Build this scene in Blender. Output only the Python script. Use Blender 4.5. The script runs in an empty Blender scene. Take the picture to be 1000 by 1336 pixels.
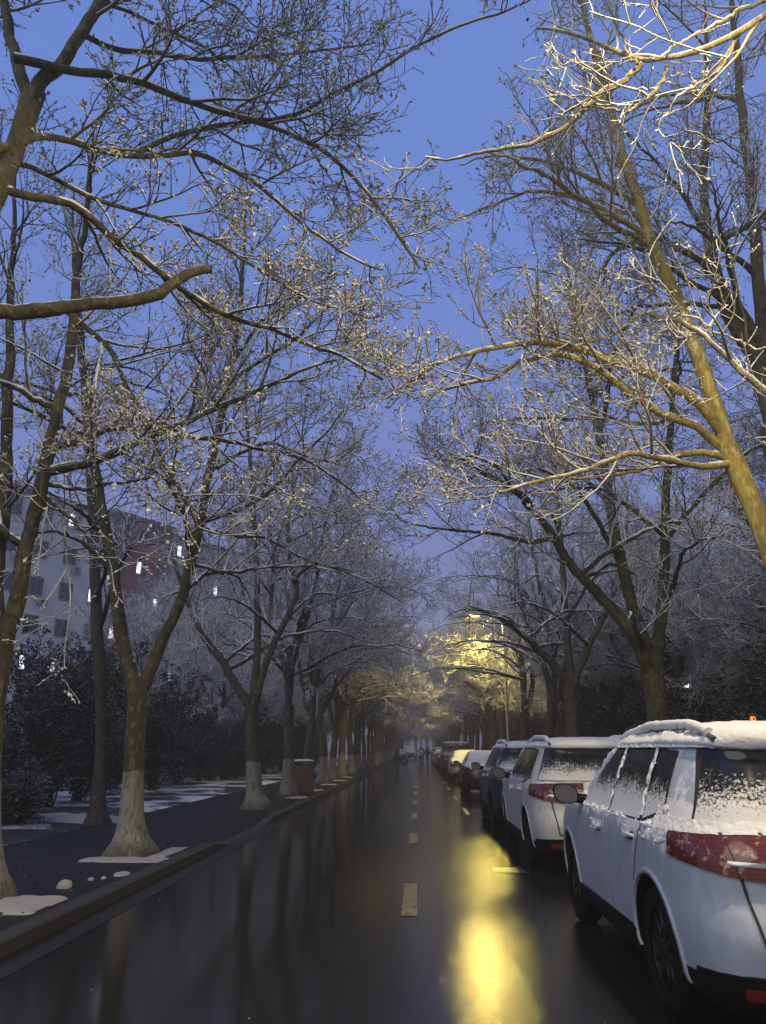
import bpy, math
import numpy as np
from mathutils import Vector, Matrix

scene = bpy.context.scene
COL = scene.collection
R = math.radians
RNG = np.random.default_rng(11)

# ------------------------------------------------------------------ helpers
def make_mesh(name, V, Q=None, T=None, mats=(), qi=None, ti=None, smooth=True):
    V = np.asarray(V, np.float32).reshape(-1, 3)
    Q = np.zeros((0, 4), np.int32) if Q is None or len(Q) == 0 else np.asarray(Q, np.int32).reshape(-1, 4)
    T = np.zeros((0, 3), np.int32) if T is None or len(T) == 0 else np.asarray(T, np.int32).reshape(-1, 3)
    me = bpy.data.meshes.new(name)
    me.vertices.add(len(V)); me.vertices.foreach_set('co', V.ravel())
    nl = 4 * len(Q) + 3 * len(T)
    me.loops.add(nl); me.loops.foreach_set('vertex_index', np.concatenate([Q.ravel(), T.ravel()]).astype(np.int32))
    me.polygons.add(len(Q) + len(T))
    st = np.concatenate([np.arange(len(Q)) * 4, 4 * len(Q) + np.arange(len(T)) * 3]).astype(np.int32)
    me.polygons.foreach_set('loop_start', st)
    mi = np.zeros(len(Q) + len(T), np.int32)
    if qi is not None and len(Q): mi[:len(Q)] = qi
    if ti is not None and len(T): mi[len(Q):] = ti
    for m in mats: me.materials.append(m)
    me.polygons.foreach_set('material_index', mi)
    me.polygons.foreach_set('use_smooth', np.full(len(mi), bool(smooth)))
    me.update(calc_edges=True); me.validate()
    return me

class Geo:
    """collects shapes that become ONE mesh object"""
    def __init__(s): s.V = []; s.Q = []; s.T = []; s.qi = []; s.ti = []; s.n = 0
    def add(s, V, Q=None, T=None, mi=0):
        V = np.asarray(V, float).reshape(-1, 3)
        if Q is not None and len(Q):
            Q = np.asarray(Q).reshape(-1, 4) + s.n; s.Q.append(Q); s.qi.append(np.full(len(Q), mi))
        if T is not None and len(T):
            T = np.asarray(T).reshape(-1, 3) + s.n; s.T.append(T); s.ti.append(np.full(len(T), mi))
        s.V.append(V); s.n += len(V); return s
    def box(s, lo, hi, mi=0, bev=0.0):
        lo = np.array(lo, float); hi = np.array(hi, float)
        if bev <= 0:
            c = np.array([[x, y, z] for x in (0, 1) for y in (0, 1) for z in (0, 1)], float)
            V = lo + c * (hi - lo)
            return s.add(V, [[0, 1, 3, 2], [4, 6, 7, 5], [0, 4, 5, 1], [2, 3, 7, 6], [0, 2, 6, 4], [1, 5, 7, 3]], mi=mi)
        import bmesh
        bm = bmesh.new(); bmesh.ops.create_cube(bm, size=1)
        for v in bm.verts: v.co = Vector(((lo + hi) / 2 + np.array(v.co) * (hi - lo)).tolist())
        bmesh.ops.bevel(bm, geom=bm.edges[:], offset=bev, segments=2, affect='EDGES', profile=0.5)
        bmesh.ops.triangulate(bm, faces=bm.faces[:]); bm.verts.index_update()
        V = [v.co[:] for v in bm.verts]; T = [[v.index for v in f.verts] for f in bm.faces]; bm.free()
        return s.add(V, None, T, mi=mi)
    def tube(s, pts, rad, sides=8, mi=0, cap=True):
        P = np.asarray(pts, float)[None]; rr = np.broadcast_to(np.asarray(rad, float), (P.shape[1],))[None]
        V, Q = tubes(P, rr, sides); s.add(V, Q, mi=mi)
        if cap:
            k = P.shape[1]
            for i, base, fl in ((0, 0, 1), (k - 1, (k - 1) * sides, 0)):
                ring = V[base:base + sides]; c = ring.mean(0)
                tri = [[sides, j, (j + 1) % sides] if not fl else [sides, (j + 1) % sides, j] for j in range(sides)]
                s.add(np.vstack([ring, c]), None, tri, mi=mi)
        return s
    def lathe(s, prof, centre=(0, 0, 0), axis='z', seg=24, mi=0):
        prof = np.asarray(prof, float); a = np.linspace(0, 2 * np.pi, seg, endpoint=False)
        r = prof[:, 0][:, None]; h = np.broadcast_to(prof[:, 1][:, None], (len(prof), seg))
        x = r * np.cos(a); y = r * np.sin(a)
        V = {'z': np.stack([x, y, h], -1), 'x': np.stack([h, x, y], -1)}[axis].reshape(-1, 3) + np.array(centre)
        k = len(prof); Q = grid_quads(k, seg, wrap=True)
        return s.add(V, Q, mi=mi)
    def mesh(s, name, mats, smooth=True):
        cat = lambda L, d: np.concatenate(L) if L else d
        return make_mesh(name, cat(s.V, np.zeros((0, 3))), cat(s.Q, None), cat(s.T, None), mats, cat(s.qi, None), cat(s.ti, None), smooth)
    def obj(s, name, mats, parent=None, smooth=True):
        if not isinstance(mats, (list, tuple)): mats = [mats]
        return link(name, s.mesh(name, mats, smooth), parent)

def grid_quads(nr, nc, wrap=False):
    i = np.arange(nr - 1)[:, None]; j = np.arange(nc if wrap else nc - 1)[None]
    j2 = (j + 1) % nc
    return np.stack([i * nc + j, i * nc + j2, (i + 1) * nc + j2, (i + 1) * nc + j], -1).reshape(-1, 4)

def tubes(P, RR, sides):
    n, k, _ = P.shape
    t = np.gradient(P, axis=1); t /= np.linalg.norm(t, axis=2, keepdims=True) + 1e-9
    ov = P[:, -1] - P[:, 0]; ov /= np.linalg.norm(ov, axis=1, keepdims=True) + 1e-9
    ax = np.argmin(np.abs(ov), axis=1); ref = np.eye(3)[ax]
    a = np.cross(t, ref[:, None]); a /= np.linalg.norm(a, axis=2, keepdims=True) + 1e-9
    b = np.cross(t, a)
    th = np.arange(sides) * 2 * np.pi / sides
    V = P[:, :, None] + RR[:, :, None, None] * (np.cos(th)[None, None, :, None] * a[:, :, None] + np.sin(th)[None, None, :, None] * b[:, :, None])
    base = (np.arange(n) * k * sides)[:, None, None]
    i = np.arange(k - 1)[None, :, None] * sides; j = np.arange(sides)[None, None]; j2 = (j + 1) % sides
    Q = np.stack([base + i + j, base + i + j2, base + i + sides + j2, base + i + sides + j], -1).reshape(-1, 4)
    return V.reshape(-1, 3), Q

_LAT = np.random.default_rng(5).random((32, 32, 32))
def vnoise(P, scale=1.0, octaves=1):
    P = np.asarray(P, float) * scale; out = 0; amp = 1.0; tot = 0
    for o in range(octaves):
        i = np.floor(P).astype(int); f = P - i; f = f * f * (3 - 2 * f); v = 0
        for dx in (0, 1):
            for dy in (0, 1):
                for dz in (0, 1):
                    w = (f[..., 0] if dx else 1 - f[..., 0]) * (f[..., 1] if dy else 1 - f[..., 1]) * (f[..., 2] if dz else 1 - f[..., 2])
                    v = v + w * _LAT[(i[..., 0] + dx) % 32, (i[..., 1] + dy) % 32, (i[..., 2] + dz) % 32]
        out = out + amp * v; tot += amp; amp *= .5; P = P * 2.03 + 7.3
    return out / tot

def link(name, data, parent=None, loc=None):
    o = bpy.data.objects.new(name, data); COL.objects.link(o)
    if parent is not None: o.parent = parent
    if loc is not None: o.location = loc
    return o
def tag(o, label=None, cat=None, group=None, kind=None):
    if label: o['label'] = label
    if cat: o['category'] = cat
    if group: o['group'] = group
    if kind: o['kind'] = kind
    return o
def thing(name, label, cat, loc=(0, 0, 0), rz=0.0, group=None):
    o = link(name, None, None, loc); o.rotation_euler = (0, 0, rz); o.empty_display_size = .2
    return tag(o, label, cat, group)
def copy_tree(o, parent=None):
    c = o.copy(); COL.objects.link(c)
    if parent is not None: c.parent = parent
    for ch in [x for x in o.children]: copy_tree(ch, c)
    return c

# ------------------------------------------------------------------ materials
class NT:
    def __init__(s, name):
        s.m = bpy.data.materials.new(name); s.m.use_nodes = True
        s.t = s.m.node_tree; s.t.nodes.clear()
        s.out = s.t.nodes.new('ShaderNodeOutputMaterial')
        s.b = s.t.nodes.new('ShaderNodeBsdfPrincipled'); s.t.links.new(s.b.outputs[0], s.out.inputs['Surface'])
    def n(s, ty, **kw):
        x = s.t.nodes.new('ShaderNode' + ty)
        for k, v in kw.items(): setattr(x, k, v)
        return x
    def l(s, a, b): s.t.links.new(a, b)
    def set(s, **kw):
        for k, v in kw.items():
            i = s.b.inputs[k.replace('_', ' ')]
            if hasattr(v, 'is_linked') or isinstance(v, bpy.types.NodeSocket): s.l(v, i)
            else: i.default_value = (*v, 1) if isinstance(v, tuple) and len(v) == 3 else v
    def coord(s, which='Object'): return s.n('TexCoord').outputs[which]
    def pos(s): return s.n('NewGeometry').outputs['Position']
    def noise(s, vec, scale, detail=3, rough=.55):
        x = s.n('TexNoise'); s.l(vec, x.inputs['Vector']); x.inputs['Scale'].default_value = scale
        x.inputs['Detail'].default_value = detail; x.inputs['Roughness'].default_value = rough; return x.outputs['Fac']
    def ramp(s, fac, stops, interp='LINEAR'):
        x = s.n('ValToRGB'); x.color_ramp.interpolation = interp; e = x.color_ramp.elements
        while len(e) < len(stops): e.new(.5)
        for el, (p, c) in zip(e, stops):
            el.position = p; el.color = (*c, 1) if isinstance(c, tuple) else (c, c, c, 1)
        s.l(fac, x.inputs[0]); return x.outputs[0]
    def math(s, op, a, b=None, c=None, clamp=False):
        x = s.n('Math', operation=op, use_clamp=clamp)
        for i, v in enumerate((a, b, c)):
            if v is None: continue
            if isinstance(v, bpy.types.NodeSocket): s.l(v, x.inputs[i])
            else: x.inputs[i].default_value = v
        return x.outputs[0]
    def mix(s, f, a, b):
        x = s.n('Mix', data_type='RGBA')
        for i, v in ((0, f), (6, a), (7, b)):
            if isinstance(v, bpy.types.NodeSocket): s.l(v, x.inputs[i])
            else: x.inputs[i].default_value = (*v, 1) if isinstance(v, tuple) else v
        return x.outputs[2]
    def mixf(s, f, a, b):
        x = s.n('Mix', data_type='FLOAT')
        for i, v in ((0, f), (2, a), (3, b)):
            if isinstance(v, bpy.types.NodeSocket): s.l(v, x.inputs[i])
            else: x.inputs[i].default_value = v
        return x.outputs[0]
    def sep(s, v):
        x = s.n('SeparateXYZ'); s.l(v, x.inputs[0]); return x.outputs
    def mapping(s, v, scale=(1, 1, 1)):
        x = s.n('Mapping'); s.l(v, x.inputs[0]); x.inputs['Scale'].default_value = scale; return x.outputs[0]
    def bump(s, h, strength=.3, dist=.02):
        x = s.n('Bump'); x.inputs['Strength'].default_value = strength; x.inputs['Distance'].default_value = dist
        s.l(h, x.inputs['Height']); s.l(x.outputs[0], s.b.inputs['Normal'])
    def upness(s):  # world normal z
        return s.sep(s.n('NewGeometry').outputs['Normal'])[2]

SNOW = (0.78, 0.80, 0.84)
def mat_plain(name, col, rough=.5, metal=0.0, noise=.12, scale=9.0, spec=.5, coat=0.0, bump=0.0):
    m = NT(name); v = m.coord()
    f = m.noise(v, scale, 4)
    dark = tuple(c * (1 - noise * 2) for c in col); lite = tuple(min(1, c * (1 + noise * 1.2)) for c in col)
    m.set(Base_Color=m.ramp(f, [(.3, dark), (.7, lite)]), Roughness=m.mixf(m.noise(v, scale * 2.7), rough * .8, min(1, rough * 1.25)), Metallic=metal, Specular_IOR_Level=spec, Coat_Weight=coat)
    if bump: m.bump(m.noise(v, scale * 6, 3), bump, .01)
    return m.m
def mat_emit(name, col, strength):
    m = NT(name); m.set(Base_Color=col, Emission_Color=col, Emission_Strength=strength, Roughness=.4); return m.m

def snow_over(m, base, lo, hi, nscale, vec, namp=.5):
    up = m.upness(); nz = m.noise(vec, nscale, 3)
    a = m.math('ADD', up, m.math('MULTIPLY', m.math('SUBTRACT', nz, .5), namp))
    f = m.n('MapRange'); f.clamp = True; m.l(a, f.inputs[0]); f.inputs[1].default_value = lo; f.inputs[2].default_value = hi
    return f.outputs[0], m.mix(f.outputs[0], base, SNOW)

def mat_bark(name, a, b, c, white=True, snow=(.66, .85), scale=2.4, wh=1.12):
    m = NT(name); v = m.coord(); vs = m.mapping(v, (1, 1, .45))
    n1 = m.noise(vs, scale * 2.2, 4, .6); n2 = m.noise(vs, scale * 7, 4); n3 = m.noise(m.mapping(v, (1, 1, .25)), scale * 16, 3)
    col = m.mix(m.ramp(n1, [(.42, 0.0), (.56, 1.0)]), a, b)
    col = m.mix(m.ramp(n2, [(.54, 0.0), (.62, 1.0)]), col, c)
    col = m.mix(m.math('MULTIPLY', m.ramp(n3, [(.35, 1.0), (.5, 0.0)]), .55), col, tuple(x * .35 for x in a))
    if white:
        z = m.sep(v)[2]
        e = m.math('ADD', z, m.math('MULTIPLY', n2, .26))
        pf = m.math('LESS_THAN', e, wh + .13)
        wear = m.ramp(m.noise(m.mapping(v, (1, 1, .16)), 26, 6, .75), [(.38, 0.1), (.52, 1.0)])
        low = m.n('MapRange'); low.clamp = True; m.l(m.math('ADD', z, m.math('MULTIPLY', n1, .3)), low.inputs[0]); low.inputs[1].default_value = .2; low.inputs[2].default_value = .42
        pf = m.math('MULTIPLY', m.math('MULTIPLY', pf, wear), m.mixf(low.outputs[0], .12, 1.0))
        col = m.mix(pf, col, m.mix(n1, (.20, .19, .165), (.30, .29, .255)))
    f, col = snow_over(m, col, snow[0], snow[1], 9, v, .7)
    m.set(Base_Color=col, Roughness=.8, Specular_IOR_Level=.3)
    m.bump(m.math('ADD', n2, m.math('MULTIPLY', n3, .7)), .55, .03)
    return m.m
def mat_twig(name, col, snow=(.05, .4), amp=.9, ns=6):
    m = NT(name); v = m.coord()
    f, c = snow_over(m, m.mix(m.noise(v, 3, 2), col, tuple(x * 1.7 for x in col)), snow[0], snow[1], ns, v, amp)
    m.set(Base_Color=c, Roughness=.8, Specular_IOR_Level=.2); return m.m

M = {}
M['bark_road'] = mat_bark('plane_bark_olive', (.085, .077, .046), (.055, .05, .032), (.14, .13, .085))
M['bark_lit'] = mat_bark('plane_bark_lamplit', (.40, .315, .085), (.24, .19, .06), (.46, .40, .19), scale=2.0)  # yellow-olive bark, the lamplight's yellow and brightness put into its colour
M['bark_grey'] = mat_bark('plane_bark_grey', (.22, .20, .15), (.15, .135, .10), (.32, .30, .24), snow=(.2, .6))
M['bark_dark'] = mat_bark('plane_bark_dark', (.085, .075, .05), (.055, .05, .038), (.14, .125, .09))
M['bark_moss'] = mat_bark('plane_bark_mossy', (.075, .075, .03), (.05, .047, .03), (.11, .12, .035))
M['bark_plain'] = mat_bark('tree_bark_plain', (.06, .053, .04), (.04, .036, .03), (.10, .09, .065), white=False)
M['twig_near'] = mat_twig('twig_near', (.060, .055, .044), (-.22, .32), .9)
M['twig_lamplit'] = mat_twig('twig_lamplit', (.16, .14, .09), (-.4, .2), .9)  # paler copy for twigs beside the lamp, lamplight put into the colour
M['twig_far'] = mat_twig('twig_far', (.038, .037, .038), (-.5, .12), .9)
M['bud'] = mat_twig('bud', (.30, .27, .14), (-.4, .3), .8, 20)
M['bud_dark'] = mat_twig('bud_dark', (.10, .085, .05), (.3, .7), .8, 20)
M['seed'] = mat_twig('seed_ball', (.035, .027, .02), (.75, .95), .2, 30)
M['cut'] = mat_plain('cut_wood', (.17, .11, .06), .8)
M['snow'] = None
def mat_snow(name, col=SNOW, rough=.75, b=.35, sc=40):
    m = NT(name); v = m.coord()
    m.set(Base_Color=m.mix(m.noise(v, 6, 3), tuple(x * .93 for x in col), col), Roughness=rough, Specular_IOR_Level=.25, Subsurface_Weight=.0)
    m.bump(m.math('ADD', m.noise(v, sc, 4, .7), m.math('MULTIPLY', m.noise(v, sc * .25, 2), 1.5)), b, .02); return m.m
M['snow'] = mat_snow('snow'); M['old_snow'] = mat_snow('trodden_snow', (.40, .39, .36))

# ------------------------------------------------------------------ trees
def spline(pts, k):
    P = np.asarray(pts, float)
    if len(P) == 2: P = np.array([P[0], (P[0] + P[1]) / 2, P[1]])
    s = np.r_[0, np.cumsum(np.linalg.norm(np.diff(P, axis=0), axis=1))]
    m = np.zeros_like(P); m[1:-1] = (P[2:] - P[:-2]) / (s[2:] - s[:-2])[:, None]
    m[0] = (P[1] - P[0]) / (s[1] - s[0]); m[-1] = (P[-1] - P[-2]) / (s[-1] - s[-2])
    t = np.linspace(0, s[-1], k); i = np.clip(np.searchsorted(s, t, 'right') - 1, 0, len(P) - 2)
    h = (s[i + 1] - s[i])[:, None]; u = ((t - s[i]) / h[:, 0])[:, None]
    return (2 * u**3 - 3 * u**2 + 1) * P[i] + (u**3 - 2 * u**2 + u) * h * m[i] + (-2 * u**3 + 3 * u**2) * P[i + 1] + (u**3 - u**2) * h * m[i + 1]

def norm(v): return v / (np.linalg.norm(v, axis=-1, keepdims=True) + 1e-9)
def spawn(rng, P, RR, m, t0, t1, length, ang, k, gn=.25, up=0.0, rscale=.55, rmax=.03, rtip=.003, grow_up=.0, outward=None, taperlen=.5):
    """m children on each of n parent polylines; returns (n*m,k,3),(n*m,k)"""
    n, kp, _ = P.shape
    t = (np.arange(m)[None] + rng.random((n, m))) / m * (t1 - t0) + t0
    x = t * (kp - 1); i = np.clip(x.astype(int), 0, kp - 2); f = (x - i)[..., None]
    ni = np.arange(n)[:, None]
    p = P[ni, i] * (1 - f) + P[ni, i + 1] * f
    r = RR[ni, i] * (1 - f[..., 0]) + RR[ni, i + 1] * f[..., 0]
    tan = norm(P[ni, i + 1] - P[ni, i])
    rnd = rng.normal(size=(n, m, 3)); rnd[..., 2] += up
    if outward is not None: rnd += np.asarray(outward)
    perp = norm(rnd - (rnd * tan).sum(-1, keepdims=True) * tan)
    a = ang * (1 + .3 * rng.normal(size=(n, m, 1)))
    d = norm(np.cos(a) * tan + np.sin(a) * perp)
    L = length * (1 - taperlen * t) * rng.uniform(.55, 1.25, (n, m))
    d = d.reshape(-1, 3); p = p.reshape(-1, 3); L = L.reshape(-1); r = np.minimum(r.reshape(-1) * rscale, rmax)
    out = np.zeros((n * m, k, 3)); out[:, 0] = p
    step = (L / (k - 1))[:, None]
    for j in range(1, k):
        d = norm(d + gn * rng.normal(size=d.shape) + np.array([0, 0, grow_up]))
        out[:, j] = out[:, j - 1] + d * step
    rr = r[:, None] * np.linspace(1, 0, k)[None]**.8 + rtip * .5
    return out, np.maximum(rr, rtip)

OCT_T = np.array([[0, 2, 4], [2, 1, 4], [1, 3, 4], [3, 0, 4], [2, 0, 5], [1, 2, 5], [3, 1, 5], [0, 3, 5]])
def buds(rng, P, D, size, elong=1.7):
    n = len(P); u = norm(rng.normal(size=(n, 3))); d = norm(D + .5 * rng.normal(size=D.shape))
    a = norm(np.cross(d, u)); b = np.cross(d, a); s = (size * rng.uniform(.5, 1.4, n))[:, None]
    w = s * rng.uniform(.35, .7, (n, 1))
    V = np.stack([P + a * w, P - a * w, P + b * w, P - b * w, P + d * s * elong, P - d * s * .6], 1).reshape(-1, 3)
    T = (OCT_T[None] + (np.arange(n) * 6)[:, None, None]).reshape(-1, 3)
    return V, T
def leaflets(rng, P, D, size):
    n = len(P); d = norm(D + .7 * rng.normal(size=D.shape)); a = norm(np.cross(d, rng.normal(size=(n, 3)))); b = np.cross(d, a)
    s = (size * rng.uniform(.6, 1.4, n))[:, None]
    V = np.stack([P, P + d * s * .5 + a * s * .35 + b * s * .12, P + d * s, P + d * s * .5 - a * s * .35 + b * s * .12], 1).reshape(-1, 3)
    q = np.array([[0, 1, 2, 3]])[None] + (np.arange(n) * 4)[:, None, None]
    return V, q.reshape(-1, 4)
def ico_balls(P, r):
    g = (1 + 5**.5) / 2
    v = norm(np.array([[-1, g, 0], [1, g, 0], [-1, -g, 0], [1, -g, 0], [0, -1, g], [0, 1, g], [0, -1, -g], [0, 1, -g], [g, 0, -1], [g, 0, 1], [-g, 0, -1], [-g, 0, 1]], float))
    f = np.array([[0, 11, 5], [0, 5, 1], [0, 1, 7], [0, 7, 10], [0, 10, 11], [1, 5, 9], [5, 11, 4], [11, 10, 2], [10, 7, 6], [7, 1, 8], [3, 9, 4], [3, 4, 2], [3, 2, 6], [3, 6, 8], [3, 8, 9], [4, 9, 5], [2, 4, 11], [6, 2, 10], [8, 6, 7], [9, 8, 1]])
    n = len(P); V = (P[:, None] + v[None] * np.asarray(r).reshape(-1, 1, 1)).reshape(-1, 3)
    return V, (f[None] + (np.arange(n) * 12)[:, None, None]).reshape(-1, 3)

def wobble(rng, P, amp):
    k = len(P); w = np.cumsum(rng.normal(size=(k, 3)), 0); w -= np.linspace(0, 1, k)[:, None] * w[-1]
    return P + amp * w

def build_tree(root, spec, rng, r0=.22, dens=1.0, mats=('bark_road', 'twig_near', 'bud', 'seed'), twig_r=.0035, stem_r=None, auto_limbs=0, road=(1, 0, 0),
               seeds=40, limb_len=4.5, bud_size=.022, l2len=2.2, flare=1.75, stem_limb_z=3.2, stub=None, fine=True, avoid=None):
    """root: Empty at the tree's base; spec points are in the root's local space"""
    gt = Geo(); gc = Geo()
    trunk = spline(spec['trunk'], 26)
    L = np.r_[0, np.cumsum(np.linalg.norm(np.diff(trunk, axis=0), axis=1))]
    stems = spec['stems']; rs0 = stem_r or (r0 * .78 if len(stems) == 1 else r0 * (.66 if len(stems) == 2 else .55))
    rt = np.interp(L / L[-1], [0, 1], [r0, r0 * .86]); rt = rt * (1 + (flare - 1) * np.exp(-L / .22)) * np.where(L / L[-1] > .85, 1 + .12 * (L / L[-1] - .85) / .15, 1)
    S = 20
    V, Q = tubes(trunk[None], rt[None], S)
    ctr = np.repeat(trunk, S, 0); dd = V - ctr
    nz = vnoise(V, 3.1, 2) - .5; ang = np.tile(np.arange(S) * 2 * np.pi / S, len(trunk)); h = np.repeat(L, S)
    lob = (.5 + .5 * np.cos(ang * 5 + 1.3)) * np.exp(-h / .16) * .45
    V = ctr + dd * (1 + .20 * nz[:, None] + lob[:, None]); V[:S, 2] = -.08
    gt.add(V, Q)
    lines = []   # (P,R) k=24 limbs that carry twigs
    for si, st in enumerate(stems):
        k = 40; P = spline(st, k); P = wobble(rng, P, .012)
        P[0] = trunk[-2] * .6 + trunk[-1] * .4
        rr = rs0 * np.linspace(1, .0, k)**.75 * (1 if si == 0 else rng.uniform(.75, .95)) + .012
        V, Q = tubes(P[None], rr[None], 12)
        V = V + (V - np.repeat(P, 12, 0)) * (.25 * (vnoise(V, 4.3, 2) - .5))[:, None]
        gt.add(V, Q); lines.append((P, rr, 'stem'))
    for lb in spec['limbs']:
        pts, ra, rb = lb; k = 40; P = wobble(rng, spline(pts, k), .008)
        rr = np.linspace(ra, rb, k)
        cutlimb = rb > .04
        V, Q = tubes(P[None], rr[None], 10)
        V = V + (V - np.repeat(P, 10, 0)) * (.30 * (vnoise(V, 6, 2) - .5))[:, None]
        gt.add(V, Q)
        if cutlimb:
            ring = V[-10:]; gt.add(np.vstack([ring, ring.mean(0)]), None, [[10, j, (j + 1) % 10] for j in range(10)], mi=1)
        else: lines.append((P, rr, 'limb'))
    # automatic limbs off the stems, arching towards the road and away
    if auto_limbs:
        for (P, rr, kd) in [x for x in lines if x[2] == 'stem']:
            for q in range(auto_limbs):
                t = rng.uniform(.08, .92); i = int(t * 38); z = P[i][2]
                if z < stem_limb_z: i = int(np.argmax(P[:, 2] > stem_limb_z)) + rng.integers(0, 6); i = min(i, 37)
                a = rng.uniform(0, 2 * np.pi); d = np.array([math.cos(a), math.sin(a), 0]) + .55 * np.array(road) * rng.random()
                d = d / np.linalg.norm(d); el = rng.uniform(.15, .9); Ln = limb_len * (1 - .62 * i / 40) * rng.uniform(.65, 1.15)
                p0 = P[i]; p1 = p0 + Ln * .4 * (d + np.array([0, 0, el])); p2 = p1 + Ln * .35 * (d + np.array([0, 0, el * .15])); p3 = p2 + Ln * .3 * (d + np.array([0, 0, -.25]))
                k = 24; B = wobble(rng, spline([p0, p1, p2, p3], k), .02)
                r1 = min(rr[i] * .6, .06); rb = np.linspace(r1, .008, k)
                V, Q = tubes(B[None], rb[None], 7); gt.add(V, Q); lines.append((B, rb, 'auto'))
    # snow lying along the upper side of the limbs
    for (P, rr, kd) in lines:
        if kd == 'stem' and fine is not None and not (np.abs(norm(np.gradient(P, axis=0))[:, 2]) < .8).any(): continue
        m = 90 if fine else 40; Pm = spline(P, m); rm = np.interp(np.linspace(0, 1, m), np.linspace(0, 1, len(rr)), rr); tz = np.abs(norm(np.gradient(Pm, axis=0))[:, 2])
        q = vnoise(Pm * np.array([1, 1, 1]) + 3.1 * len(gc.V), 4.5, 3); rs = (.80 * rm + .005) * np.clip((q - .36) * 5, 0, 1) * np.clip((.86 - tz) / .25, 0, 1) + 1e-4
        V, Q = tubes((Pm + np.array([0, 0, 1]) * (.55 * rm - .10 * rs)[:, None])[None], rs[None], 6); gc.add(V, Q, mi=3)
    L2 = []
    for (P, rr, kd) in lines:
        Ln = np.linalg.norm(np.diff(P, axis=0), axis=1).sum()
        m = max(3, int(Ln * {'limb': 3.4, 'auto': 2.6, 'stem': 2.0}[kd] * dens))
        Ps, Rs = spawn(rng, P[None], rr[None], m, .12 if kd != 'stem' else .25, 1.0, l2len if kd != 'auto' else l2len * .8, R(44), 10, .10, up=.45, rmax=.020, rtip=twig_r * 1.5, grow_up=.035, taperlen=.6)
        L2.append((Ps, Rs))
    P2 = np.concatenate([x[0] for x in L2]); R2 = np.concatenate([x[1] for x in L2])
    P3, R3 = spawn(rng, P2, R2, max(3, int(8 * dens)), .15, 1, .85, R(46), 7, .13, up=.45, grow_up=.03, rmax=.010, rtip=twig_r * 1.15)
    P4, R4 = spawn(rng, P3, R3, max(3, int(6 * dens)), .15, 1, .32, R(50), 4, .2, up=.4, rmax=.006, rtip=twig_r)
    if avoid is not None:
        k2 = ~avoid(P2).any(1); m3 = len(P3) // len(P2); m4 = len(P4) // len(P3)
        k3 = ~avoid(P3).any(1) & np.repeat(k2, m3); k4 = ~avoid(P4).any(1) & np.repeat(k3, m4)
        P2, R2, P3, R3, P4, R4 = P2[k2], R2[k2], P3[k3], R3[k3], P4[k4], R4[k4]
    for P, Rr, sd in ((P2, R2, 5), (P3, R3, 4), (P4, R4, 3)):
        V, Q = tubes(P, Rr, sd); gc.add(V, Q, mi=0)
    tips = np.concatenate([P4[:, -1], P3[:, -1], P2[:, -1], P4[:, 2]]); dirs = np.concatenate([P4[:, -1] - P4[:, -2], P3[:, -1] - P3[:, -2], P2[:, -1] - P2[:, -2], P4[:, 2] - P4[:, 1]])
    if fine:
        keep = rng.random(len(tips)) < .85
        V, T = buds(rng, tips[keep], norm(dirs[keep]), bud_size); gc.add(V, None, T, mi=1)
        sel = rng.random(len(tips)) < .2
        for q in range(3):
            V, Qd = leaflets(rng, tips[sel], norm(dirs[sel]), bud_size * 2.0); gc.add(V, Qd, mi=1)
    else:
        keep = rng.random(len(tips)) < .5
        V, T = buds(rng, tips[keep], norm(dirs[keep]), bud_size); gc.add(V, None, T, mi=1)
    if seeds:
        j = rng.choice(len(P3), seeds); st = P3[j, rng.integers(3, 7, seeds)]; dr = rng.uniform(.05, .16, seeds)
        e = st - np.stack([0.02 * rng.normal(size=seeds), .02 * rng.normal(size=seeds), dr], 1)
        V, Q = tubes(np.stack([st, (st + e) / 2 + .005, e], 1), np.full((seeds, 3), .0022), 3); gc.add(V, Q, mi=0)
        V, T = ico_balls(e, rng.uniform(.012, .019, seeds)); gc.add(V, None, T, mi=2)
    tr = gt.obj('trunk', [M[mats[0]], M['cut']], root); cr = gc.obj('crown', [M[mats[1]], M[mats[2]], M[mats[3]], M['snow']], root)
    return tr, cr

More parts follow.
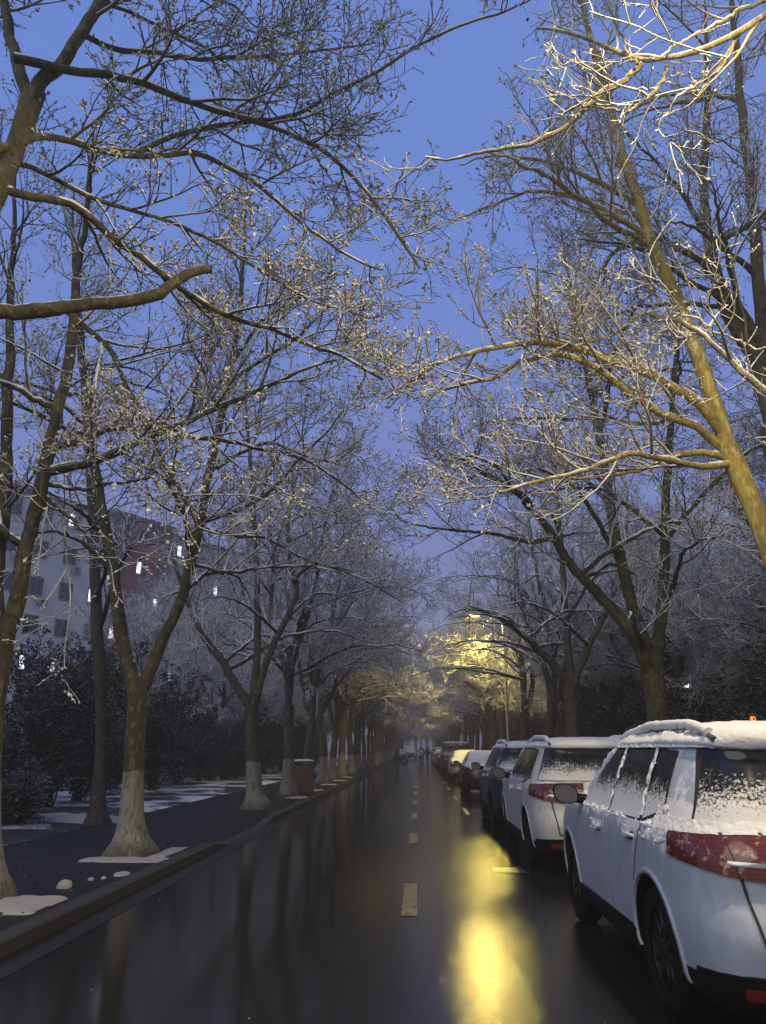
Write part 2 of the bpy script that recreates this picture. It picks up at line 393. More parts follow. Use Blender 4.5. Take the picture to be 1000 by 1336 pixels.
def local_spec(spec):
    b = np.array(spec['trunk'][0], float); b[2] = 0
    f = lambda L: [(np.array(p, float) - b) for p in L]
    return b, dict(trunk=f(spec['trunk']), stems=[f(s) for s in spec['stems']], limbs=[(f(l[0]), l[1], l[2]) for l in spec['limbs']])
TRACES = {
 'zero': dict(trunk=[[-4.5, 5.2, 0.0], [-4.5, 5.3, 2.5], [-4.45, 5.5, 4.8], [-3.98, 5.7, 6.09], [-3.85, 5.81, 7.0], [-3.79, 5.9, 7.89]],
  stems=[[[-3.79, 5.9, 7.89], [-3.56, 5.98, 8.57], [-3.31, 6.06, 9.36], [-2.99, 6.16, 10.46], [-2.52, 6.3, 12.03]], [[-3.82, 5.9, 7.8], [-4.14, 5.93, 8.54], [-4.42, 5.95, 9.45], [-4.88, 6.0, 11.08]]],
  limbs=[([[-3.92, 5.7, 8.1], [-3.55, 5.89, 8.18], [-3.08, 6.11, 8.25], [-2.55, 6.34, 8.25], [-1.98, 6.59, 8.19], [-1.71, 6.7, 8.2], [-1.18, 6.91, 8.11], [-0.88, 7.03, 8.0], [-0.58, 7.18, 7.77], [-0.28, 7.36, 7.41], [-0.07, 7.49, 7.13], [0.09, 7.6, 6.89]], 0.046, 0.013), ([[-3.57, 6.1, 8.93], [-3.26, 6.36, 9.01], [-2.93, 6.6, 9.19], [-2.49, 6.89, 9.42], [-1.94, 7.23, 9.8], [-1.33, 7.56, 10.2], [-0.86, 7.8, 10.5], [-0.46, 8.0, 10.8]], 0.034, 0.011), ([[-3.98, 5.6, 6.86], [-3.81, 5.76, 7.14], [-3.62, 5.92, 7.41], [-3.39, 6.08, 7.47], [-3.13, 6.24, 7.49], [-2.87, 6.39, 7.55], [-2.61, 6.55, 7.7], [-2.33, 6.7, 7.86], [-2.02, 6.87, 7.79], [-1.63, 7.1, 7.61], [-1.34, 7.28, 7.41], [-1.0, 7.47, 7.25], [-0.61, 7.68, 7.07], [-0.35, 7.8, 7.02]], 0.04, 0.012), ([[-2.88, 6.4, 7.56], [-2.64, 6.48, 7.79], [-2.31, 6.58, 8.03], [-1.76, 6.73, 8.25], [-1.39, 6.83, 8.42], [-1.02, 6.94, 8.74], [-0.67, 7.03, 9.07], [-0.32, 7.13, 9.39], [0.15, 7.26, 9.91], [0.64, 7.37, 10.27], [1.15, 7.48, 10.6], [1.68, 7.6, 11.02]], 0.03, 0.011), ([[-4.05, 5.8, 6.85], [-3.88, 5.94, 7.01], [-3.69, 6.08, 7.07], [-3.42, 6.29, 7.01], [-3.1, 6.51, 6.97], [-2.66, 6.78, 6.96], [-2.32, 6.99, 6.91], [-1.96, 7.2, 6.83], [-1.56, 7.44, 6.67], [-1.14, 7.67, 6.51], [-0.8, 7.83, 6.5], [-0.45, 8.0, 6.49]], 0.028, 0.009), ([[-3.91, 5.7, 6.57], [-3.76, 5.82, 6.59], [-3.59, 5.94, 6.61], [-3.37, 6.09, 6.66], [-3.19, 6.23, 6.61], [-3.0, 6.38, 6.49], [-2.77, 6.54, 6.37], [-2.57, 6.69, 6.24], [-2.25, 6.9, 6.09], [-1.89, 7.11, 5.98], [-1.51, 7.31, 5.95], [-1.11, 7.51, 5.87], [-0.73, 7.7, 5.79], [-0.35, 7.9, 5.62]], 0.043, 0.013), ([[-3.77, 5.6, 5.16], [-3.53, 5.76, 5.28], [-3.28, 5.92, 5.42], [-3.06, 6.05, 5.54], [-2.78, 6.21, 5.7], [-2.5, 6.36, 5.85], [-2.33, 6.47, 6.06], [-2.2, 6.53, 6.17], [-2.06, 6.6, 6.25]], 0.072, 0.046), ([[-3.37, 6.1, 9.36], [-2.95, 6.57, 9.56], [-2.54, 6.98, 9.67], [-2.16, 7.37, 9.6], [-1.83, 7.72, 9.46], [-1.39, 8.16, 9.23], [-1.01, 8.6, 8.85]], 0.022, 0.007), ([[-3.25, 6.2, 9.47], [-2.72, 6.56, 9.96], [-2.17, 6.89, 10.15], [-1.84, 7.12, 10.04], [-1.31, 7.4, 10.15]], 0.019, 0.007)]),
 'left_edge': dict(trunk=[[-4.2, 8.04, 0.02], [-4.31, 8.06, 0.65], [-4.41, 8.07, 1.38], [-4.47, 8.09, 1.99], [-4.47, 8.1, 2.56]],
  stems=[[[-4.47, 8.1, 2.56], [-4.45, 8.14, 3.07], [-4.42, 8.2, 3.78], [-4.39, 8.26, 4.55], [-4.38, 8.3, 5.15], [-4.38, 8.36, 6.01], [-4.43, 8.41, 6.8], [-4.49, 8.47, 7.77], [-4.49, 8.53, 8.8], [-4.6, 8.6, 10.19]], [[-4.47, 8.1, 2.47], [-4.69, 8.14, 3.24], [-4.82, 8.2, 4.34], [-4.96, 8.25, 5.44], [-5.11, 8.3, 6.53], [-5.27, 8.35, 7.82], [-5.48, 8.4, 9.24]]],
  limbs=[([[-4.39, 8.3, 4.71], [-4.01, 8.27, 4.78], [-3.64, 8.24, 4.89], [-3.19, 8.2, 5.1], [-2.64, 8.15, 5.29], [-1.9, 8.09, 5.58], [-1.27, 8.03, 5.86], [-0.9, 8.0, 5.94]], 0.06, 0.012), ([[-4.43, 8.4, 5.04], [-4.06, 8.48, 5.17], [-3.72, 8.55, 5.35], [-3.27, 8.64, 5.36], [-2.71, 8.75, 5.29], [-2.05, 8.88, 5.22], [-1.38, 9.0, 5.09], [-0.89, 9.11, 4.79], [-0.51, 9.2, 4.46]], 0.04, 0.01), ([[-4.57, 8.6, 7.09], [-4.27, 8.52, 6.8], [-3.87, 8.4, 6.39], [-3.51, 8.25, 5.82], [-3.16, 8.09, 5.21], [-2.96, 8.0, 4.9], [-2.71, 7.87, 4.47], [-2.53, 7.79, 4.22], [-2.36, 7.7, 3.95], [-2.21, 7.6, 3.64]], 0.04, 0.012), ([[-4.37, 8.3, 4.56], [-3.92, 8.16, 4.41], [-3.41, 7.99, 4.42], [-3.01, 7.86, 4.45], [-2.86, 7.8, 4.5]], 0.03, 0.01), ([[-4.4, 8.3, 4.46], [-4.07, 8.15, 4.18], [-3.7, 7.99, 3.9], [-3.36, 7.8, 3.49]], 0.03, 0.012)]),
 'fork_left': dict(trunk=[[-4.1, 11.5, 0.02], [-4.13, 11.53, 0.68], [-4.17, 11.56, 1.3], [-4.2, 11.58, 1.84], [-4.23, 11.6, 2.31]],
  stems=[[[-4.25, 11.6, 2.35], [-4.55, 11.65, 2.99], [-4.79, 11.71, 3.72], [-5.02, 11.76, 4.48], [-5.25, 11.81, 5.15], [-5.49, 11.87, 6.12], [-5.72, 11.94, 7.15], [-6.04, 12.01, 8.4], [-6.37, 12.1, 10.09], [-6.69, 12.2, 12.11]], [[-4.18, 11.6, 2.35], [-4.01, 11.65, 2.98], [-3.86, 11.69, 3.46], [-3.7, 11.73, 4.02], [-3.57, 11.78, 4.66], [-3.5, 11.81, 5.12], [-3.45, 11.85, 5.67], [-3.36, 11.9, 6.52], [-3.26, 11.97, 7.56], [-3.18, 12.04, 8.82], [-3.17, 12.12, 10.34], [-3.22, 12.2, 11.98]]],
  limbs=[([[-3.53, 12.0, 5.21], [-3.06, 11.85, 5.29], [-2.59, 11.69, 5.47], [-2.13, 11.5, 5.79], [-1.74, 11.32, 6.11], [-1.35, 11.15, 6.43], [-1.1, 11.0, 6.76]], 0.05, 0.01), ([[-3.41, 12.0, 6.13], [-3.05, 12.07, 6.44], [-2.54, 12.15, 6.68], [-2.01, 12.23, 6.48], [-1.48, 12.31, 6.36], [-0.96, 12.4, 6.68]], 0.04, 0.01), ([[-3.54, 11.9, 5.02], [-2.96, 12.07, 4.93], [-2.47, 12.2, 4.89], [-1.84, 12.39, 4.6], [-1.08, 12.6, 4.44]], 0.035, 0.008), ([[-3.65, 11.9, 4.43], [-3.1, 11.76, 4.23], [-2.32, 11.55, 4.27], [-1.69, 11.37, 4.23], [-1.08, 11.2, 4.09]], 0.035, 0.008), ([[-5.23, 11.8, 5.01], [-5.37, 11.55, 5.2], [-5.58, 11.27, 5.31], [-5.78, 11.0, 5.41]], 0.04, 0.012), ([[-5.0, 11.8, 4.36], [-5.45, 11.54, 4.81], [-5.77, 11.39, 4.9], [-6.15, 11.2, 4.72]], 0.04, 0.012), ([[-3.37, 12.1, 7.11], [-3.61, 11.85, 7.65], [-3.85, 11.57, 8.25], [-3.94, 11.2, 9.09]], 0.04, 0.01), ([[-3.27, 12.1, 7.77], [-2.7, 11.89, 8.1], [-1.99, 11.64, 8.4], [-1.43, 11.4, 8.84]], 0.04, 0.01)]),
 'behind_fork': dict(trunk=[[-6.42, 16.0, 0.0], [-6.5, 16.0, 1.81], [-6.67, 16.0, 3.05]],
  stems=[[[-6.67, 16.0, 3.05], [-6.99, 16.05, 4.86], [-7.34, 16.11, 6.82], [-7.71, 16.16, 8.74], [-8.14, 16.21, 11.01], [-8.55, 16.26, 13.25], [-8.59, 16.3, 15.16]]],
  limbs=[]),
 'broad_left': dict(trunk=[[-4.08, 20.1, 0.04], [-4.18, 20.1, 1.12], [-4.26, 20.1, 2.06], [-4.29, 20.1, 2.59]],
  stems=[[[-4.35, 20.1, 2.59], [-5.0, 19.99, 3.5], [-5.65, 19.89, 4.39], [-6.09, 19.8, 5.2], [-6.5, 19.7, 6.22], [-6.83, 19.6, 7.27]], [[-4.21, 20.1, 2.67], [-4.03, 20.12, 3.81], [-3.53, 20.14, 5.03], [-3.29, 20.15, 5.76], [-3.52, 20.16, 6.73], [-3.49, 20.18, 8.3], [-3.11, 20.2, 9.93]], [[-4.27, 20.1, 2.67], [-4.26, 20.19, 4.43], [-4.4, 20.29, 6.34], [-4.64, 20.4, 8.62], [-4.98, 20.5, 11.07], [-5.22, 20.6, 13.45]]],
  limbs=[([[-3.39, 20.1, 5.86], [-2.79, 20.19, 6.41], [-1.95, 20.29, 6.21], [-0.91, 20.42, 5.69], [-0.28, 20.5, 5.28]], 0.05, 0.012)]),
 'lamp_right': dict(trunk=[[4.9, 4.9, 0], [4.85, 4.95, 2.5], [4.7, 5.0, 4.5], [4.5, 5.1, 5.6]],
  stems=[[[4.5, 5.1, 5.6], [4.5, 5.3, 7.5], [4.4, 5.6, 9.5], [4.3, 6, 11.5]]],
  limbs=[([[4.4, 5.2, 6.1], [4.2, 5.4, 8.63], [3.77, 5.48, 8.37], [3.34, 5.56, 8.04], [2.92, 5.63, 7.83], [2.67, 5.67, 7.76], [2.47, 5.7, 7.76], [2.2, 5.75, 7.8], [2.0, 5.78, 7.94], [1.88, 5.8, 8.08], [1.72, 5.83, 8.24], [1.57, 5.86, 8.35], [1.28, 5.9, 8.47]], 0.055, 0.014), ([[2.17, 5.65, 7.68], [1.99, 5.71, 7.56], [1.81, 5.76, 7.47], [1.64, 5.82, 7.33], [1.46, 5.87, 7.21], [1.24, 5.93, 7.12], [1.14, 5.96, 7.08], [0.85, 6.03, 7.08], [0.63, 6.09, 7.1], [0.37, 6.15, 7.11], [0.15, 6.2, 7.2]], 0.03, 0.01), ([[2.39, 5.6, 7.61], [2.3, 5.64, 7.44], [2.2, 5.67, 7.33], [2.04, 5.71, 7.18], [1.89, 5.74, 7.19], [1.76, 5.77, 7.27], [1.63, 5.8, 7.35]], 0.022, 0.009), ([[3.37, 5.4, 8.25], [3.03, 5.46, 8.11], [2.82, 5.5, 8.03], [2.62, 5.54, 7.96], [2.47, 5.57, 7.85], [2.34, 5.6, 7.7]], 0.022, 0.008), ([[2.99, 5.5, 7.74], [2.92, 5.52, 7.63], [2.81, 5.56, 7.45], [2.57, 5.61, 7.34], [2.46, 5.64, 7.24], [2.35, 5.67, 7.1], [2.24, 5.7, 6.94]], 0.012, 0.006), ([[2.13, 5.6, 7.65], [2.07, 5.67, 7.98], [2.02, 5.73, 8.3], [2.0, 5.8, 8.68]], 0.014, 0.006), ([[4.7, 5.0, 4.5], [3.41, 6.0, 3.89], [3.12, 6.26, 4.54], [2.93, 6.4, 4.94], [2.79, 6.49, 5.2], [2.69, 6.56, 5.39], [2.61, 6.6, 5.5]], 0.06, 0.02), ([[3.11, 6.1, 4.92], [3.0, 6.2, 5.0], [2.89, 6.3, 5.16], [2.73, 6.46, 5.41], [2.55, 6.6, 5.61]], 0.012, 0.008)]),
 'yellow_right': dict(trunk=[[4.95, 9.05, 0.0], [4.9, 9.1, 1.5], [4.51, 9.2, 3.0], [4.43, 9.27, 3.58], [4.36, 9.32, 4.03], [4.3, 9.36, 4.44], [4.22, 9.4, 4.81], [4.11, 9.45, 5.31]],
  stems=[[[4.11, 9.45, 5.31], [4.09, 9.51, 5.72], [4.04, 9.56, 6.11], [3.96, 9.66, 6.91], [3.85, 9.77, 7.78], [3.65, 9.9, 8.94], [3.47, 10.08, 10.68], [3.24, 10.29, 12.91], [3.05, 10.44, 14.79], [2.92, 10.6, 16.97]]],
  limbs=[([[4.1, 9.5, 5.48], [3.9, 9.4, 5.73], [3.69, 9.31, 5.92], [3.33, 9.19, 6.11], [2.91, 9.05, 6.29], [2.56, 8.94, 6.37], [2.08, 8.79, 6.49], [1.47, 8.61, 6.48], [0.96, 8.46, 6.3], [0.47, 8.3, 6.07], [0.05, 8.15, 5.77], [-0.31, 8.0, 5.43]], 0.068, 0.012), ([[4.03, 9.45, 5.32], [3.76, 9.35, 5.55], [3.5, 9.28, 5.64], [3.14, 9.19, 5.73], [2.83, 9.1, 5.89], [2.53, 9.0, 6.07], [2.23, 8.91, 6.27], [1.83, 8.8, 6.33], [1.36, 8.68, 6.15], [0.95, 8.57, 5.91], [0.47, 8.43, 5.74], [0.0, 8.3, 5.56]], 0.06, 0.012), ([[4.08, 9.4, 5.1], [3.69, 9.21, 5.0], [3.35, 9.04, 5.0], [2.9, 8.8, 4.96], [2.55, 8.62, 4.95], [2.24, 8.45, 4.79], [1.92, 8.26, 4.6], [1.52, 8.02, 4.44], [1.24, 7.84, 4.31], [0.87, 7.6, 4.13]], 0.045, 0.012), ([[4.07, 9.4, 5.16], [3.74, 9.54, 5.28], [3.38, 9.67, 5.27], [3.01, 9.82, 5.15], [2.53, 10.0, 5.11], [1.93, 10.2, 5.16]], 0.05, 0.012), ([[3.41, 9.3, 5.7], [3.14, 9.38, 5.66], [2.86, 9.45, 5.72], [2.58, 9.53, 5.82], [2.29, 9.6, 5.88]], 0.03, 0.012), ([[3.91, 9.75, 7.39], [3.47, 9.55, 7.38], [3.22, 9.44, 7.34], [2.88, 9.26, 7.03], [2.45, 9.05, 6.75], [1.99, 8.82, 6.52], [1.56, 8.6, 6.4]], 0.03, 0.01), ([[3.91, 9.7, 7.11], [3.53, 9.49, 7.12], [3.17, 9.28, 6.77], [2.8, 9.07, 6.6], [2.49, 8.9, 6.44]], 0.022, 0.01), ([[3.73, 10.0, 8.8], [3.31, 9.91, 9.24], [2.62, 9.8, 9.56], [1.91, 9.7, 9.67], [1.19, 9.59, 9.36], [0.6, 9.5, 9.01]], 0.05, 0.01), ([[3.64, 10.1, 9.66], [2.9, 9.86, 9.99], [2.16, 9.63, 10.11], [1.44, 9.42, 10.15], [0.72, 9.2, 9.77]], 0.05, 0.01)]),
 'dark_right': dict(trunk=[[5.9, 11.6, 0.0], [5.8, 11.6, 2.0], [5.84, 11.6, 4.69], [5.82, 11.6, 6.49]],
  stems=[[[5.82, 11.6, 6.49], [5.94, 11.67, 8.06], [6.02, 11.73, 9.61], [6.16, 11.79, 11.28], [6.34, 11.87, 13.66], [6.57, 11.94, 16.1], [6.82, 12.0, 18.32]], [[5.86, 11.6, 7.6], [5.54, 11.72, 8.54], [5.46, 11.87, 10.04], [5.58, 12.01, 11.66], [5.95, 12.21, 14.03], [6.27, 12.4, 16.69]], [[5.95, 11.7, 8.08], [5.52, 11.57, 8.83], [5.04, 11.44, 9.52], [4.53, 11.35, 9.85], [3.77, 11.2, 10.55]]],
  limbs=[]),
 'three_stem_right': dict(trunk=[[4.42, 14.6, 0.0], [4.41, 14.6, 1.78], [4.4, 14.6, 2.25], [4.38, 14.6, 2.87]],
  stems=[[[4.33, 14.6, 2.9], [4.03, 14.47, 3.5], [3.66, 14.35, 3.98], [3.2, 14.23, 4.47], [2.82, 14.12, 4.9], [2.47, 13.98, 5.54], [2.17, 13.87, 6.04], [1.59, 13.74, 6.47], [0.94, 13.6, 6.82]], [[4.38, 14.6, 2.98], [4.21, 14.64, 3.88], [4.03, 14.69, 4.87], [3.93, 14.73, 5.74], [3.89, 14.76, 6.56], [3.82, 14.81, 7.75], [3.72, 14.87, 9.39], [3.55, 14.94, 11.34], [3.44, 15.0, 13.24]], [[4.44, 14.6, 3.04], [4.7, 14.68, 4.03], [4.87, 14.75, 4.95], [5.02, 14.82, 5.91], [5.32, 14.94, 7.61], [5.69, 15.07, 9.64], [6.08, 15.2, 11.85]]],
  limbs=[([[2.59, 13.9, 5.33], [2.14, 13.97, 5.31], [1.43, 14.08, 5.49], [0.41, 14.23, 5.64], [-0.18, 14.32, 5.83], [-0.64, 14.4, 6.13]], 0.05, 0.01), ([[3.87, 14.6, 6.26], [3.18, 14.34, 6.83], [2.41, 14.11, 7.03], [1.46, 13.85, 6.72], [0.7, 13.6, 6.21]], 0.045, 0.01)]),
 'arched_right': dict(trunk=[[4.35, 22.4, 0.0], [4.35, 22.4, 2.0], [4.4, 22.4, 3.26]],
  stems=[[[4.36, 22.4, 3.31], [3.73, 22.14, 4.0], [3.19, 21.96, 4.41], [2.53, 21.73, 4.93], [1.99, 21.56, 5.23], [1.44, 21.4, 5.43]], [[4.41, 22.4, 3.37], [4.38, 22.45, 5.37], [4.4, 22.5, 7.72], [4.37, 22.56, 10.24], [4.34, 22.6, 12.39]], [[4.5, 22.4, 3.37], [5.04, 22.48, 4.47], [5.71, 22.57, 5.6], [6.34, 22.68, 7.26], [6.68, 22.8, 9.27]]],
  limbs=[]),
}
# ------------------------------------------------------------------ the eleven street trees close to the camera
def sky_gap(b):
    """the open strip of sky over the middle of the road stays free of twigs"""
    def f(P):
        W = P + b
        gap = (np.abs(W[..., 0] - .55 - .02 * W[..., 1]) < .2) & (W[..., 2] > 1.6 + .80 * W[..., 1])
        head = (W[..., 0] > -3.4) & (W[..., 0] < 3.7) & (W[..., 2] < np.minimum(2.3 + .165 * W[..., 1], 8.4)) & (W[..., 1] > 9.5) & (W[..., 1] < 37.5)   # pruned clear of the traffic and the lamp heads
        return gap | head
    return f
NEAR = [
 ('zero', 'bare plane tree whose thick trunk and long dark limbs cross the top left corner', .105, dict(dens=.85, mats=('bark_road', 'twig_near', 'bud', 'seed'), seeds=70, l2len=1.35, stem_r=.06, twig_r=.0045)),
 ('left_edge', 'slim plane tree at the left edge with white painted base beside the snowy pit', .115, dict(dens=.85, seeds=50, auto_limbs=3, limb_len=3.2, stem_r=.085)),
 ('fork_left', 'olive barked plane tree forking into a wide V, white painted base flaring at the kerb', .165, dict(dens=.9, seeds=60, auto_limbs=3, limb_len=4.2, stem_r=.098, flare=2.1)),
 ('behind_fork', 'pale straight tree standing behind the left stem of the V forked tree', .14, dict(dens=.6, mats=('bark_plain', 'twig_far', 'bud_dark', 'seed'), seeds=20, auto_limbs=9, limb_len=4.0, twig_r=.0045, fine=False, stem_r=.12)),
 ('broad_left', 'broad plane tree with three spreading stems just past the dropped kerb', .20, dict(dens=.95, mats=('bark_dark', 'twig_far', 'bud_dark', 'seed'), seeds=30, auto_limbs=6, limb_len=4.0, twig_r=.0045, bud_size=.02, fine=False)),
 ('lamp_right', 'plane tree beside the near lamp, its snowy limb glowing white at the top right', .16, dict(dens=.6, mats=('bark_grey', 'twig_lamplit', 'bud', 'seed'), seeds=14, bud_size=.014, l2len=1.25, twig_r=.0045)),
 ('yellow_right', 'leaning plane tree lit yellow by lamplight above the nearest white car', .145, dict(dens=.85, mats=('bark_lit', 'twig_lamplit', 'bud', 'seed'), seeds=50, stem_r=.098, auto_limbs=3, limb_len=3.5, l2len=1.7, twig_r=.0048)),
 ('dark_right', 'tall dark plane tree with parallel stems behind the yellow lit trunk', .22, dict(dens=.85, mats=('bark_dark', 'twig_far', 'bud_dark', 'seed'), seeds=50, auto_limbs=5, limb_len=4.5, twig_r=.004, fine=False)),
 ('three_stem_right', 'mossy plane tree with three rising stems behind the nearest white car roof', .225, dict(dens=.98, mats=('bark_moss', 'twig_far', 'bud_dark', 'seed'), seeds=60, auto_limbs=6, limb_len=4.5, twig_r=.004, fine=False)),
 ('arched_right', 'dark plane tree with one stem arching over towards the lit street lamp', .235, dict(dens=.9, mats=('bark_dark', 'twig_far', 'bud_dark', 'seed'), seeds=40, auto_limbs=6, limb_len=4.2, twig_r=.0048, bud_size=.02, fine=False)),
]
for i, (key, label, r0, kw) in enumerate(NEAR):
    b, sp = local_spec(TRACES[key])
    b = b + np.array([0, 0, .12]); 
    root = thing('plane_tree', label, 'tree', b.tolist(), group='plane trees lining the street')
    for s in (sp,):
        s['trunk'] = [p - np.array([0, 0, .12]) if j else p for j, p in enumerate(s['trunk'])]
        s['stems'] = [[p - np.array([0, 0, .12]) for p in st] for st in s['stems']]
        s['limbs'] = [([p - np.array([0, 0, .12]) for p in l[0]], l[1], l[2]) for l in s['limbs']]
    build_tree(root, sp, np.random.default_rng(100 + i), r0=r0, road=(1, 0, 0) if b[0] < 0 else (-1, 0, 0), avoid=sky_gap(b), **kw)

# prototypes of the farther street trees
def auto_spec(rng, fork=2.7, nst=3, H=11, spread=.30):
    tr = [(0, 0, 0), (rng.normal() * .05, rng.normal() * .05, fork * .5), (rng.normal() * .1, rng.normal() * .1, fork)]
    st = []
    a0 = rng.uniform(0, 6.28)
    for s in range(nst):
        a = a0 + s * 2 * np.pi / nst + rng.normal() * .3; d = np.array([math.cos(a), math.sin(a), 0]); h = H * rng.uniform(.75, 1.05) - fork
        p = np.array(tr[-1]); P = [p]
        for q, (o, z) in enumerate(((.12, .18), (.35, .42), (.62, .7), (.85, 1.0))):
            P.append(p + d * h * spread * o * rng.uniform(.8, 1.3) + np.array([0, 0, h * z]) + .12 * rng.normal(size=3))
        st.append(P)
    return dict(trunk=[np.array(p, float) for p in tr], stems=st, limbs=[])
protos = []
for i in range(5):
    rng = np.random.default_rng(300 + i)
    root = thing('plane_tree', 'x', 'tree', (0, 0, .12), group='plane trees lining the street')
    build_tree(root, auto_spec(rng, rng.uniform(2.2, 3.0), 3 + i % 2, rng.uniform(9.5, 12)), rng, r0=.19 + .02 * rng.random(), dens=.9, mats=('bark_dark', 'twig_far', 'bud_dark', 'seed'),
               twig_r=.0065, auto_limbs=8, limb_len=5.2, seeds=20, bud_size=.024, fine=False, stem_limb_z=3.4)
    protos.append(root)
used = set()
def place_tree(i, x, y, rz, s, label, group, name='plane_tree', z=.12):
    o = protos[i] if i not in used else copy_tree(protos[i])
    used.add(i); o.location = (x, y, z); o.rotation_euler = (0, 0, rz); o.scale = (s, s, s); o.name = name
    o['label'] = label; o['group'] = group; o['category'] = 'tree'
    if name != 'plane_tree':   # no whitewash away from the street
        for ch in o.children:
            if ch.name.startswith('trunk'): ch.material_slots[0].link = 'OBJECT'; ch.material_slots[0].material = M['bark_plain']
    return o
rng = np.random.default_rng(77)
LEFT_MID = [(25.1, 'straight dark plane tree between the broad tree and the litter bin'), (29.3, 'pollarded plane tree with Y shaped fork right behind the litter bin'),
            (34.0, 'plane tree with white base, second past the litter bin'), (38.2, 'plane tree with white base, third past the litter bin'),
            (42.6, 'plane tree with white base, fourth past the litter bin')]
for q, (y, lab) in enumerate(LEFT_MID): place_tree(q % 5, -4.1, y, rng.uniform(0, 6.28), rng.uniform(.92, 1.08), lab, 'plane trees lining the street')
y = 47
while y < 215:
    place_tree(int(rng.integers(5)), -4.1 + rng.normal() * .08, y, rng.uniform(0, 6.28), rng.uniform(.88, 1.1), 'far bare plane tree of the left hand row, fading into the dusk', 'far trees of the left row'); y += 4.4 * rng.uniform(.9, 1.15)
RIGHT_MID = [(27.6, 'dark plane tree next after the arching one, behind the blue car'), (33.4, 'dark plane tree just in front of the lit street lamp pole'),
             (41.5, 'plane tree turned yellow green by the street lamp beside it')]
for q, (y, lab) in enumerate(RIGHT_MID):
    r2 = np.random.default_rng(500 + q); bb = np.array([4.45, y, .12])
    root = thing('plane_tree', lab, 'tree', bb.tolist(), group='plane trees lining the street')
    build_tree(root, auto_spec(r2, r2.uniform(2.3, 2.9), 3, r2.uniform(9.5, 11.5)), r2, r0=.21, dens=.8, mats=('bark_dark', 'twig_far', 'bud_dark', 'seed'), twig_r=.006, auto_limbs=8, limb_len=5.0, seeds=20, bud_size=.022, fine=False, stem_limb_z=4.2, avoid=sky_gap(bb), road=(-1, 0, 0))
y = 46.5
while y < 215:
    place_tree(int(rng.integers(5)), 4.5 + rng.normal() * .08, y, rng.uniform(0, 6.28), rng.uniform(.88, 1.1), 'far bare plane tree of the right hand row above the parked cars', 'far trees of the right row'); y += 4.6 * rng.uniform(.9, 1.15)

# second rows of darker trees in the gardens behind
rng = np.random.default_rng(78)
for q in range(18):
    y = 34 + q * 4.0 + rng.normal() * .8; x = -8.2 - rng.random() * 4.5
    place_tree(int(rng.integers(5)), x, y, rng.uniform(0, 6.28), rng.uniform(.7, .95), 'bare dark garden tree behind the left hand pavement', 'garden trees behind the left pavement', 'garden_tree', .1)
for q in range(40):
    y = (12.5 + q * 3.6 if q < 26 else 13 + (q - 26) * 2.1) + rng.normal() * .8; x = (7.4 if q < 26 else 9.5) + rng.random() * 5.5
    place_tree(int(rng.integers(5)), x, y, rng.uniform(0, 6.28), rng.uniform(.75, 1.05), 'bare dark garden tree behind the right hand pavement', 'garden trees behind the right pavement', 'garden_tree', .1)

for q in range(16):
    place_tree(int(rng.integers(5)), -7.5 + q * 1.05 + rng.normal() * .3, 222 + 9 * rng.random(), rng.uniform(0, 6.28), rng.uniform(.95, 1.3), 'hazy bare tree of the wood closing the far end of the road', 'trees closing the far end of the road', 'distant_tree', 0)

# evergreen shrubs: stems plus leaf-sized faces
def mat_leaf(name, col, snow=(.78, 1.05)):
    m = NT(name); v = m.coord(); f, c = snow_over(m, m.mix(m.noise(v, 8, 2), col, tuple(x * 2.0 for x in col)), snow[0], snow[1], 3.5, v, 1.0)
    m.set(Base_Color=c, Roughness=.7, Specular_IOR_Level=.12); return m.m
M['leaf'] = mat_leaf('evergreen_leaf', (.011, .014, .009)); M['stem'] = mat_twig('shrub_stem', (.03, .027, .022), (.3, .8), .8)
def shrub_proto(seed, w, h, nleaf=9000, loose=1.0):
    rng = np.random.default_rng(seed); root = thing('evergreen_shrub', 'x', 'shrub')
    g = Geo(); l = Geo()
    n = 26; a = rng.uniform(0, 6.28, n); tip = np.stack([np.cos(a) * w * rng.uniform(.2, 1, n), np.sin(a) * w * rng.uniform(.2, 1, n), h * rng.uniform(.6, 1.05, n)], 1)
    base = np.stack([rng.normal(size=n) * .12, rng.normal(size=n) * .12, np.zeros(n) - .05], 1)
    k = 8; t = np.linspace(0, 1, k)[None, :, None]
    P = base[:, None] * (1 - t) + tip[:, None] * t; P[..., :2] *= (.45 + .55 * t[..., 0:1]**.8); P += .05 * rng.normal(size=P.shape)
    rr = np.broadcast_to(np.linspace(.018, .006, k)[None], (n, k)); V, Q = tubes(P, rr, 4); g.add(V, Q)
    P2, R2 = spawn(rng, P, rr, 10, .1, 1, .7, R(55), 6, .2, up=.2, rtip=.003); V, Q = tubes(P2, R2, 3); g.add(V, Q)
    P3, R3 = spawn(rng, P2, R2, 5, .1, 1, .3, R(50), 4, .25, up=.1, rtip=.0025); V, Q = tubes(P3, R3, 3); g.add(V, Q)
    j = rng.integers(0, len(P3), nleaf); kk = rng.integers(0, 4, nleaf)
    V, Q = leaflets(rng, P3[j, kk] + .03 * rng.normal(size=(nleaf, 3)), norm(rng.normal(size=(nleaf, 3)) + np.array([0, 0, .1])), 0.055 * loose); l.add(V, Q)
    g.obj('stems', M['stem'], root); l.obj('foliage', M['leaf'], root, smooth=False); return root
shrubs = [shrub_proto(1, 1.1, 1.9), shrub_proto(2, 1.5, 2.6, 12000), shrub_proto(3, .8, 1.2, 6000), shrub_proto(4, 1.3, 3.4, 13000)]
sused = set()
